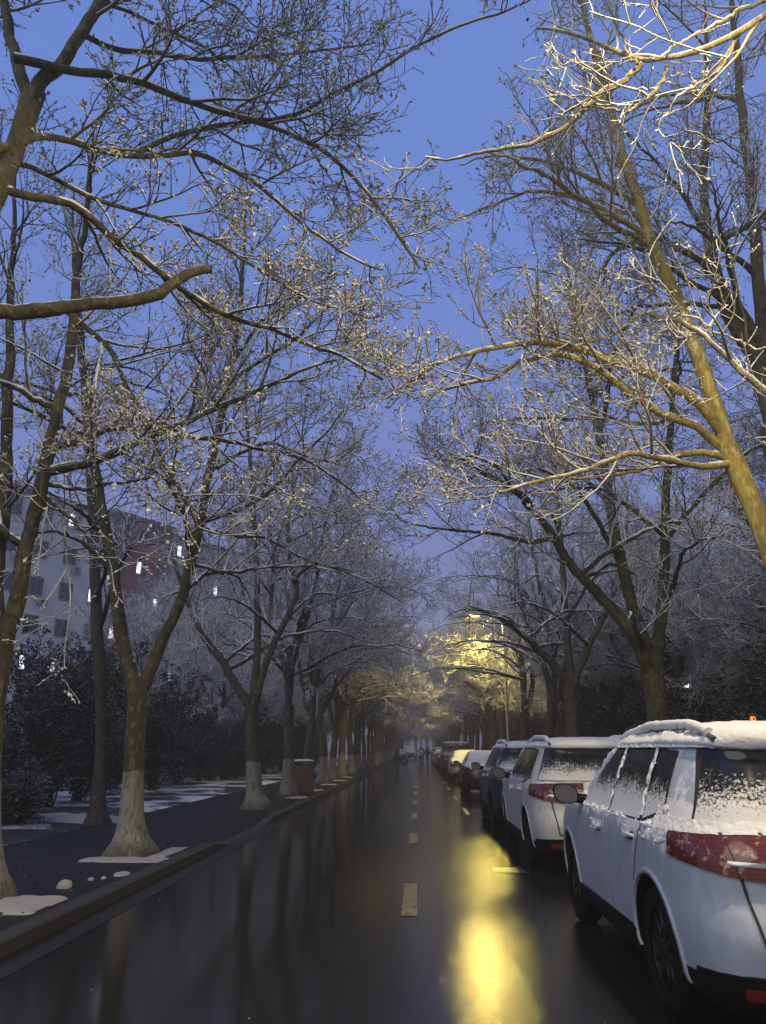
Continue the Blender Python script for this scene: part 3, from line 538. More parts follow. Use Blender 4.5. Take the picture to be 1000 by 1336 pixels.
def place_shrub(i, x, y, s, label, group, z=.1):
    o = shrubs[i] if i not in sused else copy_tree(shrubs[i]); sused.add(i)
    o.location = (x, y, z); o.rotation_euler = (0, 0, rng.uniform(0, 6.28)); o.scale = (s, s, s * rng.uniform(.9, 1.15)); tag(o, label, 'shrub', group); return o
rng = np.random.default_rng(79)
place_shrub(2, -7.9, 15.5, .95, 'low snow dusted shrub sprawling by the left pavement edge', 'shrubs behind the left pavement')
place_shrub(0, -8.6, 13.6, 1.0, 'rounded dark evergreen shrub at the far left behind the slim tree', 'shrubs behind the left pavement')
for q in range(44):
    y = 10.5 + q * 1.35; place_shrub(int(rng.choice([0, 1, 3, 3])), -8.9 - rng.random() * (2.2 if q % 2 else 4.5), y, rng.uniform(1.0, 1.45), 'dark evergreen shrub of the hedge behind the left pavement', 'hedge shrubs behind the left pavement')
for q in range(60):
    place_shrub(int(rng.choice([0, 1, 1, 3])), (6.8 if q < 42 else 10.5) + rng.random() * 3.0, 9.5 + q * 1.75 if q < 42 else 13 + (q - 42) * 1.6, rng.uniform(1.0, 1.5) * (1 if q < 42 else 1.45), 'dark evergreen shrub of the hedge behind the parked cars', 'hedge shrubs behind the right pavement')
# ------------------------------------------------------------------ ground, road, pavements
def sheet(name, x0, x1, y0, y1, z, mat, nx=2, ny=2, fz=None, kind='structure', smooth=True):
    X, Y = np.meshgrid(np.linspace(x0, x1, nx), np.linspace(y0, y1, ny)); Z = np.full_like(X, z)
    if fz is not None: Z = Z + fz(X, Y)
    o = link(name, make_mesh(name, np.stack([X, Y, Z], -1), grid_quads(ny, nx), mats=[mat], smooth=smooth)); o['kind'] = kind; return o

def mat_wet_road():
    m = NT('wet_asphalt'); v = m.pos(); x = m.sep(v)[0]
    pat = m.noise(m.mapping(v, (.9, .22, 1)), 1.0, 4, .6); fine = m.noise(v, 150, 2, .6); big = m.noise(m.mapping(v, (1, .3, 1)), .35, 2)
    col = m.mix(fine, (.007, .007, .007), (.022, .021, .019))
    col = m.mix(m.math('MULTIPLY', m.ramp(pat, [(.4, 0.0), (.65, 1.0)]), .5), col, (.012, .012, .011))
    side = m.n('MapRange'); side.clamp = True; m.l(m.math('ADD', x, m.math('MULTIPLY', m.math('SUBTRACT', pat, .5), 2.2)), side.inputs[0]); side.inputs[1].default_value = -.6; side.inputs[2].default_value = .9
    rough = m.mixf(side.outputs[0], .10, .075)
    rough = m.math('ADD', rough, m.math('MULTIPLY', m.math('SUBTRACT', pat, .5), .05))
    m.set(Base_Color=col, Roughness=rough, Specular_IOR_Level=.20)
    grit = m.noise(v, 58, 2, .6)
    h = m.math('MULTIPLY', m.math('ADD', m.math('MULTIPLY', fine, .4), grit), m.mixf(side.outputs[0], .05, 1.0))
    m.bump(h, .35, .006); return m.m
def mat_pave(name, ca, cb, rough=(.25, .6), tile=None):
    m = NT(name); v = m.pos(); n = m.noise(v, 1.3, 4, .6); f = m.noise(v, 60, 3)
    c = m.mix(n, ca, cb); c = m.mix(m.math('MULTIPLY', f, .4), c, tuple(x * .4 for x in ca))
    h = f
    if tile:
        b = m.n('TexBrick'); m.l(v, b.inputs['Vector']); b.inputs['Scale'].default_value = 1.0; b.inputs['Brick Width'].default_value = tile[0]; b.inputs['Row Height'].default_value = tile[1]; b.inputs['Mortar Size'].default_value = .008
        b.inputs['Color1'].default_value = (1, 1, 1, 1); b.inputs['Color2'].default_value = (.8, .8, .8, 1); b.inputs['Mortar'].default_value = (.35, .35, .35, 1)
        x = m.n('Mix', data_type='RGBA', blend_type='MULTIPLY'); x.inputs[0].default_value = 1; m.l(c, x.inputs[6]); m.l(b.outputs[0], x.inputs[7]); c = x.outputs[2]
    m.set(Base_Color=c, Roughness=m.mixf(n, rough[0], rough[1]), Specular_IOR_Level=.15); m.bump(h, .25, .01); return m.m
def mat_garden(name, thr):
    m = NT(name); v = m.pos(); n = m.noise(v, .55, 5, .62); f = m.noise(v, 14, 4, .65)
    s = m.math('ADD', n, m.math('MULTIPLY', m.math('SUBTRACT', f, .5), .35)); k = m.ramp(s, [(thr, 0.0), (thr + .07, 1.0)])
    m.set(Base_Color=m.mix(k, m.mix(f, (.012, .013, .008), (.035, .032, .02)), SNOW), Roughness=.8); m.bump(m.math('ADD', f, k), .6, .05); return m.m

M['road'] = mat_wet_road()
M['pave'] = mat_pave('wet_paving', (.016, .015, .013), (.028, .026, .022), (.45, .75), (.6, .3))
M['kerb'] = mat_pave('kerb_stone', (.045, .044, .042), (.075, .073, .068), (.6, .8))
M['gutter'] = mat_pave('gutter_strip', (.016, .0155, .014), (.028, .027, .024), (.2, .4))
M['garden'] = mat_garden('garden_ground_patchy_snow', .56); M['lawn'] = mat_garden('lawn_snow', .47)
M['line'] = None
def mat_line(name, col):
    m = NT(name); v = m.pos(); w = m.ramp(m.noise(v, 9, 5, .7), [(.30, 0.0), (.45, 1.0)])
    m.set(Base_Color=m.mix(w, (.04, .038, .03), col), Roughness=m.mixf(w, .15, .3)); m.bump(m.noise(v, 130, 2), .25, .005); return m.m
M['line'] = mat_line('road_paint', (.21, .165, .06)); M['edge'] = mat_line('bay_paint', (.07, .067, .055))

sheet('ground', -400, 400, -60, 900, -.06, M['garden'], 3, 3)
sheet('road', -3.25, 3.5, -12, 221, 0, M['road'], 3, 60)
# left pavement slab, lowered over the drive at Y 13.4 to 17.4
def drop(Y): return -.115 * np.clip(np.minimum((Y - 13.2) / .35, (17.6 - Y) / .35), 0, 1)
def pave_slab(name, x0, x1, sgn):
    ys = np.unique(np.r_[np.linspace(-12, 12, 13), np.linspace(12.5, 18.5, 31), np.linspace(20, 420, 60)])
    xs = np.linspace(x0, x1, 9); X, Y = np.meshgrid(xs, ys)
    edge = np.clip(1 - np.abs(X - (x1 if sgn < 0 else x0)) / 1.0, 0, 1)
    Z = .12 + X * 0 + (drop(Y) * edge if sgn < 0 else 0)
    o = link(name, make_mesh(name, np.stack([X, Y, Z], -1), grid_quads(len(ys), 9), mats=[M['pave']])); o['kind'] = 'structure'; return o
pave_slab('pavement', -6.4, -3.43, -1); pave_slab('pavement', 3.7, 6.2, 1)
def kerb(name, x0, x1, dropped):
    g = Geo(); y = -12.0
    while y < 260:
        L = .98
        if dropped:
            d0, d1 = drop(np.array([y, y + L]))
        else: d0 = d1 = 0
        zt0, zt1 = .125 + d0, .125 + d1; c = .018; inn = c if x0 < 0 else -c; xi = x1 if x0 < 0 else x0; xo = x0 if x0 < 0 else x1
        sec = lambda zt, yy: [[xo, yy, -.05], [xo, yy, zt], [xi - inn, yy, zt], [xi, yy, zt - c], [xi, yy, -.05]]
        V = np.array(sec(zt0, y) + sec(zt1, y + L)); q = [[i, i + 1, i + 6, i + 5] for i in range(4)]
        if x0 >= 0: q = [f[::-1] for f in q]
        g.add(V, q); g.add(V[:5], [[0, 1, 2, 3]], [[0, 3, 4]]); g.add(V[5:], [[3, 2, 1, 0]], [[4, 3, 0]]); y += 1.0
    o = g.obj(name, M['kerb'], smooth=False); o['kind'] = 'structure'
kerb('kerb', -3.43, -3.25, True); kerb('kerb', 3.5, 3.7, False)
sheet('gutter', -3.25, -2.95, -12, 260, .004, M['gutter'], 2, 40)
# snow covered lawns behind the pavements
sheet('lawn', -40, -6.4, 19.2, 200, .10, M['lawn'], 40, 160, lambda X, Y: .10 * vnoise(np.stack([X * .6, Y * .6, X * 0], -1), 1, 2) * np.clip((-6.4 - X) / .8, 0, 1))
sheet('garden_bed', -40, -6.4, -12, 19.2, .10, M['garden'], 40, 40, lambda X, Y: .12 * vnoise(np.stack([X * .6, Y * .6, X * 0], -1), 1, 2) * np.clip((-6.4 - X) / .8, 0, 1))
sheet('garden_bed', 6.2, 40, -12, 200, .10, M['garden'], 40, 160, lambda X, Y: .12 * vnoise(np.stack([X * .6, Y * .6, X * 0], -1), 1, 2) * np.clip((X - 6.2) / .8, 0, 1))
# painted marks
g = Geo(); y = 8.25
marks = [(8.2, 10.05), (14.1, 15.8), (18.9, 20.6)]
y = 23.6
while y < 60: marks.append((y, y + 1.8)); y += 4.9
for a, b in marks:
    ys = np.linspace(a, b, 9); w = .075 + .003 * RNG.normal(size=9); g.add(np.concatenate([np.stack([-.11 - w, ys, np.full(9, .005)], -1), np.stack([-.11 + w, ys, np.full(9, .005)], -1)]).reshape(2, 9, 3).transpose(1, 0, 2).reshape(-1, 3), grid_quads(9, 2)[:, ::-1])
o = g.obj('road_centre_dashes', M['line'], smooth=False); o['kind'] = 'structure'; o.name = 'road_marking'
g = Geo()
def strip(x0, x1, y0, y1): g.add([[x0, y0, .005], [x1, y0, .005], [x1, y1, .005], [x0, y1, .005]], [[0, 1, 2, 3]])
bays = [9.75, 15.45, 21.3, 27.0, 33.0, 39.0, 45.0, 51.5, 58, 64, 70, 76, 82, 88, 94]
strip(.98, 1.40, 10.95, 11.4)
for b in bays[2:]:
    strip(1.265, 3.4, b - .05, b + .05); strip(1.16, 1.26, b - 1.1, b + 1.1)
o = g.obj('road_marking', M['edge'], smooth=False); o['kind'] = 'structure'

# snow lying in the tree pits and on the pavement edge
def snow_patch(name, x, y, rx, ry, h, label, seed, square=False, z=.122, group='snow patches in the tree pits'):
    n = 26; u = np.linspace(-1, 1, n); X, Y = np.meshgrid(u, u)
    d = np.maximum(np.abs(X), np.abs(Y)) if square else np.hypot(X, Y)
    P = np.stack([x + X * rx, y + Y * ry, X * 0], -1); nn = vnoise(P + seed * 3.7, 3.3, 3)
    hh = np.clip(1 - d**3 + (nn - .5) * 1.5 - .14, 0, 1); P[..., 2] = z - .004 + h * hh**.5 * (.6 + .8 * vnoise(P + seed, 9, 2))
    Q = grid_quads(n, n); keep = (hh.reshape(-1)[Q] > 0).any(1)
    P[..., 2] = np.where(hh > 0, P[..., 2], z - .02)
    o = link(name, make_mesh(name, P, Q[keep], mats=[M['old_snow']])); tag(o, label, 'snow patch', group); return o
snow_patch('snow_patch', -3.83, 7.85, .36, .42, .05, 'white snow patch in the pit at the foot of the slim left edge tree', 1, True)
snow_patch('snow_patch', -3.98, 10.95, .62, .22, .03, 'thin white snow strip in front of the flared trunk base', 2, True)
snow_patch('snow_patch', -3.62, 11.75, .12, .6, .03, 'narrow snow strip on the road side of the flared trunk', 3, True)
for q, yy in enumerate((24.6, 28.8, 33.4, 37.7, 42.0)):
    snow_patch('snow_patch', -3.75, yy + .1, .33, .5, .03, 'flat snow patch in a pit along the left pavement further on', 5 + q, True)
def lump(x, y, r, label, seed):
    g = Geo(); rng = np.random.default_rng(seed); a = np.linspace(0, np.pi / 2 + .25, 9); prof = np.stack([np.cos(a[::-1] - .25) * r, np.sin(a[::-1] - .25) * r * .95], 1)[::-1]
    g.lathe(prof, (0, 0, 0), 'z', 14); g.V = [v + v * (.35 * (vnoise(v + seed, 22, 2) - .5))[:, None] for v in g.V]
    o = g.obj('snow_lump', M['old_snow']); o.location = (x, y, .12); tag(o, label, 'snow lump', 'snow lumps on the left pavement')
# wet fallen leaves and bark scraps on the pavement
rg = np.random.default_rng(91); nl_ = 900; g = Geo(); Pq = np.stack([rg.uniform(-6.4, -3.5, nl_), 6 + 26 * rg.random(nl_)**1.5, np.full(nl_, .126)], 1); Pq = Pq[(np.abs(Pq[:, 1] - 15.4) > 2.6)]
V, Q = leaflets(rg, Pq, norm(np.stack([rg.normal(size=len(Pq)), rg.normal(size=len(Pq)), .05 * rg.random(len(Pq))], 1)), .05); V = V.reshape(-1, 4, 3); V[..., 2] = np.maximum(V[..., 2], .124 + .004 * rg.random((len(V), 4))); g.add(V, Q)
M['litter'] = mat_plain('wet_leaf_litter', (.045, .032, .018), .5, scale=4); o = g.obj('leaf_litter', M['litter'], smooth=False); o['kind'] = 'stuff'
lump(-3.83, 8.85, .085, 'largest round snow lump on the left pavement by the kerb', 1)
lump(-3.75, 9.35, .035, 'small snow lump just beyond the largest one', 2)
lump(-3.64, 9.45, .032, 'second small snow lump, nearer the kerb', 3)
snow_patch('snow_patch', -3.55, 9.75, .10, .16, .03, 'small flat heap of snow on the kerb edge past the lumps', 15)
snow_patch('snow_patch', -7.5, 16.6, 1.7, .75, .12, 'bluish snow bank along the foot of the low shrub', 17, z=.13)
rg = np.random.default_rng(93); nb = 60; xs = np.where(rg.random(nb) < .5, -2.9 + .25 * rg.normal(size=nb), rg.uniform(-2.6, 3.2, nb)); ys = 5.2 + 22 * rg.random(nb)**1.4
V, T = ico_balls(np.stack([xs, ys, np.full(nb, .003)], 1), rg.uniform(.003, .009, nb)); V[:, 2] = np.maximum(.0, V[:, 2] * .6); o = Geo().add(V, None, T).obj('slush_crumbs', M['old_snow']); o['kind'] = 'stuff'
# ------------------------------------------------------------------ litter bin
M['bin_wood'] = mat_plain('bin_slats', (.16, .10, .05), .6, bump=.2); M['bin_metal'] = mat_plain('bin_metal', (.05, .05, .045), .5)
t = thing('litter_bin', 'square wooden sided litter bin with snow on its lid by the left kerb', 'litter bin', (-3.82, 26.2, .12))
g = Geo(); [g.box((-.31 + .09 * i, -.305, .06), (-.31 + .09 * i + .082, -.29, .92)) for i in range(7)]; [g.box((-.31 + .09 * i, .29, .06), (-.31 + .09 * i + .082, .305, .92)) for i in range(7)]
[g.box((-.318, -.28 + .081 * i, .06), (-.303, -.28 + .081 * i + .073, .92)) for i in range(7)]; [g.box((.303, -.28 + .081 * i, .06), (.318, -.28 + .081 * i + .073, .92)) for i in range(7)]
g.obj('slatted_side', M['bin_wood'], t, False)
g = Geo().box((-.295, -.28, .02), (.295, .28, .95)); g.obj('liner', M['bin_metal'], t, False)
g = Geo()
for sx in (-1, 1):
    for sy in (-1, 1): g.box((sx * .325 - .022, sy * .312 - .022, 0), (sx * .325 + .022, sy * .312 + .022, 1.0))
g.obj('corner_post', M['bin_metal'], t, False)
Geo().box((-.36, -.35, 1.0), (.36, .35, 1.05), bev=.012).obj('lid', M['bin_metal'], t, False)
g = Geo(); n = 14; u = np.linspace(-1, 1, n); X, Y = np.meshgrid(u, u); Z = 1.05 + .05 * (1 - np.maximum(abs(X), abs(Y))**4) * (.8 + .4 * vnoise(np.stack([X, Y, X * 0], -1), 3)); g.add(np.stack([X * .35, Y * .34, Z], -1), grid_quads(n, n)); g.obj('snow_cap', M['snow'], t)

# ------------------------------------------------------------------ street lamps
M['pole'] = mat_plain('galvanised_pole', (.34, .34, .33), .5, .4); M['lens'] = mat_emit('sodium_lens', (1.0, .60, .05), 16.0)
def street_lamp_mesh(t, H=7.9, reach=1.1):
    Geo().lathe([(.16, 0), (.16, .35), (.12, .4)], (0, 0, 0), seg=16).obj('base_sleeve', M['pole'], t)
    z = np.linspace(.35, H - .35, 14); Geo().tube(np.stack([z * 0, z * 0, z], 1), np.interp(z, [0, H], [.085, .05]), 12).obj('pole', M['pole'], t)
    a = np.linspace(0, 1, 14); Geo().tube(np.stack([-reach * a, 0 * a, H - .40 + .45 * np.sin(a * 1.45)], 1), np.linspace(.04, .03, 14), 8).obj('arm', M['pole'], t)
    g = Geo(); k = 12; s = np.linspace(0, 1, k); w = .13 * np.sin(np.pi * (s * .8 + .15))**.6; hh = .07 * np.sin(np.pi * (s * .85 + .1))**.6
    th = np.linspace(0, np.pi, 9); ring = np.stack([np.zeros(9), np.cos(th), np.sin(th)], 1)
    V = np.array([[(-reach + .05 - .62 * s[i], w[i] * r[1], H + .06 + hh[i] * r[2]) for r in ring] for i in range(k)]).reshape(-1, 3)
    g.add(V, grid_quads(k, 9)); g.add(V[[i * 9 for i in range(k)] + [i * 9 + 8 for i in range(k)]], [[i, i + 1, k + i + 1, k + i] for i in range(k - 1)])
    hd = g.obj('lamp_head', M['pole'], t)
    g = Geo(); g.lathe([(.0, -.10), (.07, -.085), (.12, -.05), (.135, 0.0)], (0, 0, 0), seg=16); g.V = [v * np.array([2.0, 1, 1]) + np.array([-reach - .3, 0, H + .055]) for v in g.V]
    g.obj('lens', M['lens'], hd)
def lamp_light(t, name, power, z=-.06, col=(1.0, .72, .28), H=7.9, reach=1.1):
    L = bpy.data.lights.new(name, 'SPOT'); L.spot_size = R(172); L.spot_blend = .10; L.energy = power; L.color = col; L.shadow_soft_size = .12; o = bpy.data.objects.new(name, L); COL.objects.link(o); o.parent = t; o.location = (-reach - .3, 0, H + z); return o
LAMPS = [(4.25, 3.0, 2300, 'street lamp beside the nearest white car, its arm out over the car roof', 8.45), (4.3, 38.0, 2500, 'lit street lamp on a pale pole, the nearest one shining yellow in view', 7.9), (4.3, 76.5, 2200, 'second lit street lamp, glowing lower down the street', 7.9),
         (4.3, 113, 2600, 'far lit street lamp, third down the street', 7.9)]
for (x, y, pw, lab, H) in LAMPS:
    t = thing('street_lamp', lab, 'street lamp', (x, y, .12), group='street lamps along the right kerb'); street_lamp_mesh(t, H - .12); lamp_light(t, 'lamp_light', pw, H=H - .12, col=(1.0, .765, .345) if y < 10 else (1.0, .75, .17))
# small white garden lamp far behind the hedge and a low orange globe lamp among the shrubs
M['white_lens'] = mat_emit('white_globe', (.95, .97, 1.0), 14.0); M['orange_lens'] = mat_emit('orange_globe', (1.0, .26, .03), 1.5)
def garden_lamp(x, y, h, mat, r, label):
    t = thing('garden_lamp', label, 'lamp', (x, y, .1))
    Geo().lathe([(.09, 0), (.06, .1), (.04, .3), (.035, h - .1), (.06, h - .02), (.0, h)], seg=10).obj('post', M['bin_metal'], t)
    a = np.linspace(-np.pi / 2, np.pi / 2, 9); Geo().lathe(np.stack([np.cos(a) * r + 1e-4, np.sin(a) * r + h + r * .95], 1), seg=14).obj('globe', mat, t)
garden_lamp(11.3, 33, 3.9, M['white_lens'], .12, 'small white globe lamp shining through the dark trees on the right')
garden_lamp(7.1, 17.0, 2.0, M['orange_lens'], .06, 'low orange lamp glowing behind the hedge above the nearest car roof')

# ------------------------------------------------------------------ apartment blocks behind the left trees
M['w_white'] = mat_plain('render_pale', (.58, .59, .64), .8, scale=.6); M['w_red'] = mat_plain('brick_red', (.23, .075, .065), .85, scale=1.1); M['w_grey'] = mat_plain('render_grey', (.24, .245, .265), .85, scale=.6)
M['frame'] = mat_plain('window_frame', (.20, .21, .23), .6); M['glass_dark'] = mat_plain('window_glass_dark', (.025, .03, .04), .08, scale=2)
M['lit_pane'] = mat_emit('lit_pane', (.88, .94, 1.0), 1.9); M['roof'] = mat_plain('roof_slab', (.10, .10, .11), .8, scale=1)
M['ac'] = mat_plain('air_conditioner_white', (.30, .31, .32), .6); M['ac_fan'] = mat_plain('air_conditioner_grille', (.05, .05, .055), .6)
ANG = math.atan2(.51, .86)
def block(name, label, s0, s1, wall, Ht, floors, cols, lit, balc=()):
    ox, oy = -34.8 + .51 * s0, 54.7 + .86 * s0; W = s1 - s0
    t = thing(name, label, 'building', (ox, oy, 0), math.pi / 2 - ANG, group='apartment blocks behind the left trees')   # local x along the facade, -y faces the street
    Geo().box((0, 0, -.1), (W, 11, Ht)).obj('wall', wall, t, False)
    rf = Geo().box((-.22, -.4, Ht), (W + .22, 11.3, Ht + .32)); rf = rf.obj('roof', M['roof'], t, False)
    g = Geo(); n = 26; X, Y = np.meshgrid(np.linspace(-.2, W + .2, n), np.linspace(-.36, 11.2, n)); g.add(np.stack([X, Y, Ht + .34 + .07 * vnoise(np.stack([X, Y, X * 0], -1), 1.2, 2)], -1), grid_quads(n, n)); g.obj('roof_snow', M['snow'], rf)
    fh = Ht / floors
    for f in range(floors):
        for c in range(cols):
            x = W * (c + .5) / cols; z = f * fh + fh * .36; w = min(1.15, W / cols * .55); h = fh * .44
            g = Geo(); fr = .06
            for (a, b) in (((x - w / 2 - fr, z - fr), (x + w / 2 + fr, z)), ((x - w / 2 - fr, z + h), (x + w / 2 + fr, z + h + fr)), ((x - w / 2 - fr, z), (x - w / 2, z + h)), ((x + w / 2, z), (x + w / 2 + fr, z + h)), ((x - .025, z), (x + .025, z + h))):
                g.box((a[0], -.10, a[1]), (b[0], -.002, b[1]))
            wd = g.obj('window', M['frame'], t, False)
            pm = M['lit_pane'] if (f, c) in lit else M['glass_dark']
            if (f, c) in lit: Geo().box((x - w * .44, -.05, z + .25), (x - w * .06, -.012, z + h * .94)).obj('pane', pm, wd, False); Geo().box((x - w * .03, -.05, z + .02), (x + w * .47, -.012, z + h * .96)).obj('pane', M['glass_dark'], wd, False)
            else: Geo().box((x - w / 2 + .002, -.05, z + .002), (x + w / 2 - .002, -.012, z + h - .002)).obj('pane', pm, wd, False)
            if (f + c) % 2 == 0:
                a = Geo().box((x + w * .2, -.42, z - .78), (x + w * .2 + .8, -.10, z - .22), bev=.02).obj('air_conditioner', M['ac'], t, False)
                gg = Geo().lathe([(.0, -.43), (.20, -.43), (.21, -.425)], (x + w * .2 + .35, 0, z - .5), seg=16); V = gg.V[0] - np.array([x + w * .2 + .35, 0, z - .5]); gg.V = [np.stack([V[:, 0], V[:, 2], V[:, 1]], 1) + np.array([x + w * .2 + .35, 0, z - .5])]
                gg.obj('fan_grille', M['ac_fan'], a)
    return t
block('apartment_block', 'pale grey apartment block with a snowy flat roof, left of the red one', -6, 13.6, M['w_white'], 22.0, 7, 7, {(6, 5), (4, 6), (2, 4), (2, 5), (3, 2), (1, 3)})
block('apartment_block', 'narrow red brick apartment block between the two grey ones', 13.6, 20.5, M['w_red'], 22.4, 7, 3, {(5, 1), (4, 2), (2, 1), (3, 0), (2, 2)})
block('apartment_block', 'long dark grey apartment block with a few lit windows behind the trees', 20.5, 39.0, M['w_grey'], 21.8, 7, 7, {(6, 0), (5, 2), (3, 1), (4, 4), (2, 0), (2, 3), (4, 6), (1, 5), (2, 6)})
# ------------------------------------------------------------------ cars
def mat_paint(name, col, blob=False, rough=.32, snowy=True):
    m = NT(name); v = m.coord(); x, y, z = m.sep(v)
    dirt = m.noise(m.mapping(v, (3, 3, 1.1)), 3.0, 5, .65); f = m.noise(v, 60, 3, .65)
    base = m.mix(m.math('MULTIPLY', m.ramp(dirt, [(.38, 0.0), (.72, 1.0)]), .5), col, tuple(c * .5 + .015 for c in col))
    if snowy:
        h = m.n('MapRange'); h.clamp = True; m.l(z, h.inputs[0]); h.inputs[1].default_value = .75; h.inputs[2].default_value = 1.1
        k = m.math('ADD', m.noise(m.mapping(v, (1, 1, .45)), 7, 5, .7), m.math('MULTIPLY', f, .22)); k = m.math('ADD', k, m.math('MULTIPLY', m.math('SUBTRACT', h.outputs[0], .9), .28))
        if blob:
            bu = m.math('DIVIDE', m.math('SUBTRACT', y, .72), .55); bz = m.math('DIVIDE', m.math('SUBTRACT', z, 1.10), .17); rr2 = m.math('ADD', m.math('MULTIPLY', bu, bu), m.math('MULTIPLY', bz, bz))
            band = m.math('DIVIDE', m.math('ABSOLUTE', m.math('SUBTRACT', z, 1.06)), .05)
            k = m.math('ADD', k, m.math('ADD', m.math('MULTIPLY', m.math('SUBTRACT', 1.0, rr2, clamp=True), .26), m.math('MULTIPLY', m.math('SUBTRACT', 1.0, band, clamp=True), .14)))
        k = m.ramp(k, [(.62, 0.0), (.74, 1.0)]); base = m.mix(m.math('MULTIPLY', k, .9), base, SNOW); r = m.mixf(k, rough, .75)
        m.bump(m.math('ADD', k, m.math('MULTIPLY', f, .35)), .25, .01)
    else: r = rough
    m.set(Base_Color=base, Roughness=r, Specular_IOR_Level=.5, Coat_Weight=.25, Coat_Roughness=.15); return m.m
def mat_carglass(name, lo, hi, speck=.5):
    """dark glass, wet snow stuck to it up to a ragged height (object z)"""
    m = NT(name); v = m.coord(); z = m.sep(v)[2]
    n = m.noise(v, 55, 4, .75); b = m.noise(v, 6, 3, .6)
    h = m.n('MapRange'); h.clamp = True; m.l(m.math('ADD', z, m.math('MULTIPLY', m.math('SUBTRACT', b, .5), .22)), h.inputs[0]); h.inputs[1].default_value = hi; h.inputs[2].default_value = lo
    k = m.math('ADD', n, m.math('MULTIPLY', m.math('SUBTRACT', h.outputs[0], .5), speck)); k = m.ramp(k, [(.50, 0.0), (.60, 1.0)])
    m.set(Base_Color=m.mix(k, (.012, .013, .015), (.62, .64, .68)), Roughness=m.mixf(k, .06, .8), Specular_IOR_Level=.5); m.bump(k, .5, .01); return m.m
M['plastic'] = mat_plain('black_plastic', (.006, .006, .0065), .6, scale=20, spec=.2); M['tyre'] = mat_plain('tyre_rubber', (.006, .006, .006), .8, scale=14, spec=.15); M['rim'] = mat_plain('alloy_rim', (.02, .02, .021), .5, .6)
M['seal'] = mat_plain('shadow_gap_rubber', (.02, .02, .021), .7); M['chrome'] = mat_plain('chrome_trim', (.55, .55, .56), .2, .9); M['plate'] = mat_plain('plate_blue_grey', (.30, .33, .38), .5)
def mat_tail():
    m = NT('tail_lamp_red'); v = m.coord(); n = m.noise(v, 20, 4, .7); z = m.sep(v)[2]; up = m.upness()
    k = m.ramp(m.math('ADD', m.noise(v, 16, 4, .7), m.math('MULTIPLY', m.noise(v, 70, 2), .15)), [(.64, 0.0), (.78, .9)])
    w = m.n('TexWave'); m.l(v, w.inputs[0]); w.bands_direction = 'Z'; w.inputs['Scale'].default_value = 14
    m.set(Base_Color=m.mix(k, m.mix(m.math('MULTIPLY', w.outputs['Fac'], .5), (.085, .012, .008), (.17, .022, .014)), (.55, .38, .38)), Roughness=m.mixf(k, .15, .8), Coat_Weight=.6, Coat_Roughness=.08); return m.m
M['tail'] = mat_tail(); M['red_dark'] = mat_plain('reflector_red', (.16, .012, .01), .3)

class Shell:
    """car body as stacked plan outlines: z -> rear, front, half width; superellipse plan"""
    def __init__(s, tab, L, n=6.2):
        t = np.array(tab, float); s.z, s.r, s.f, s.w = t.T; s.L = L; s.n = n; s.uc = L * .5; s.zmax = s.z[-1]
    def at(s, z):
        g = lambda c: np.interp(z, s.z, c); return g(s.r), g(s.f), g(s.w)
    def side(s, u, z):
        r, f, w = s.at(z); a = np.where(u < s.uc, s.uc - r, f - s.uc); q = np.clip(np.abs(u - s.uc) / a, 0, .9999)
        return w * (1 - q**s.n)**(1 / s.n)
    def P_side(s, sg, u, z): return np.stack([sg * s.side(u, z), u, z], -1)
    def P_rear(s, y, z):
        r, f, w = s.at(z); q = np.clip(np.abs(y) / w, 0, .9999); return np.stack([y, s.uc - (s.uc - r) * (1 - q**s.n)**(1 / s.n), z], -1)
    def P_front(s, y, z):
        r, f, w = s.at(z); q = np.clip(np.abs(y) / w, 0, .9999); return np.stack([y, s.uc + (f - s.uc) * (1 - q**s.n)**(1 / s.n), z], -1)
    def P_arc(s, sg, c, z):
        """c: 0 at the middle of the rear .. 1 at the middle of the side, round the rear corner"""
        r, f, w = s.at(z); th = np.clip(c, 0, 1) * np.pi / 2; e = 2 / s.n
        return np.stack([sg * w * np.sin(th)**e, s.uc - (s.uc - r) * np.cos(th)**e, z], -1)
    def nrm(s, fn, a, z):
        e = 1e-3; du = fn(a + e, z) - fn(a - e, z); dz = fn(a, z + e) - fn(a, z - e); n = norm(np.cross(du, dz)); return n
def patch(fn, sh, corners, nu=14, nz=8, off=.004, flip=False, curve=None):
    """corners: (a,z) BL, BR, TR, TL"""
    c = np.array(corners, float); u = np.linspace(0, 1, nu)[None, :, None]; v = np.linspace(0, 1, nz)[:, None, None]
    A = (1 - v) * ((1 - u) * c[0] + u * c[1]) + v * ((1 - u) * c[3] + u * c[2])
    if curve is not None: A = A + curve(u, v)
    a, z = A[..., 0], A[..., 1]; P = fn(a, z); N = sh.nrm(fn, a, z)
    ctr = np.array([0, sh.uc, .8]); sgn = np.sign(((P - ctr) * N).sum(-1)).mean(); N = N * (1 if sgn >= 0 else -1)
    return P + off * N, N, A
def add_patch(g, fn, sh, corners, nu=14, nz=8, off=.004, mi=0, rim=.0, curve=None):
    P, N, A = patch(fn, sh, corners, nu, nz, off, curve=curve); g.add(P, grid_quads(nz, nu), mi=mi)
    if rim:
        idx = np.r_[np.arange(nu), np.arange(1, nz) * nu + nu - 1, (nz - 1) * nu + np.arange(nu - 2, -1, -1), np.arange(nz - 2, 0, -1) * nu]
        A1 = P.reshape(-1, 3)[idx]; B1 = A1 - rim * N.reshape(-1, 3)[idx]; g.add(np.stack([A1, B1], 1), grid_quads(len(idx), 2, False), mi=mi)
        g.add(np.stack([A1[[-1, 0]], B1[[-1, 0]]], 1), [[0, 1, 3, 2]], mi=mi)
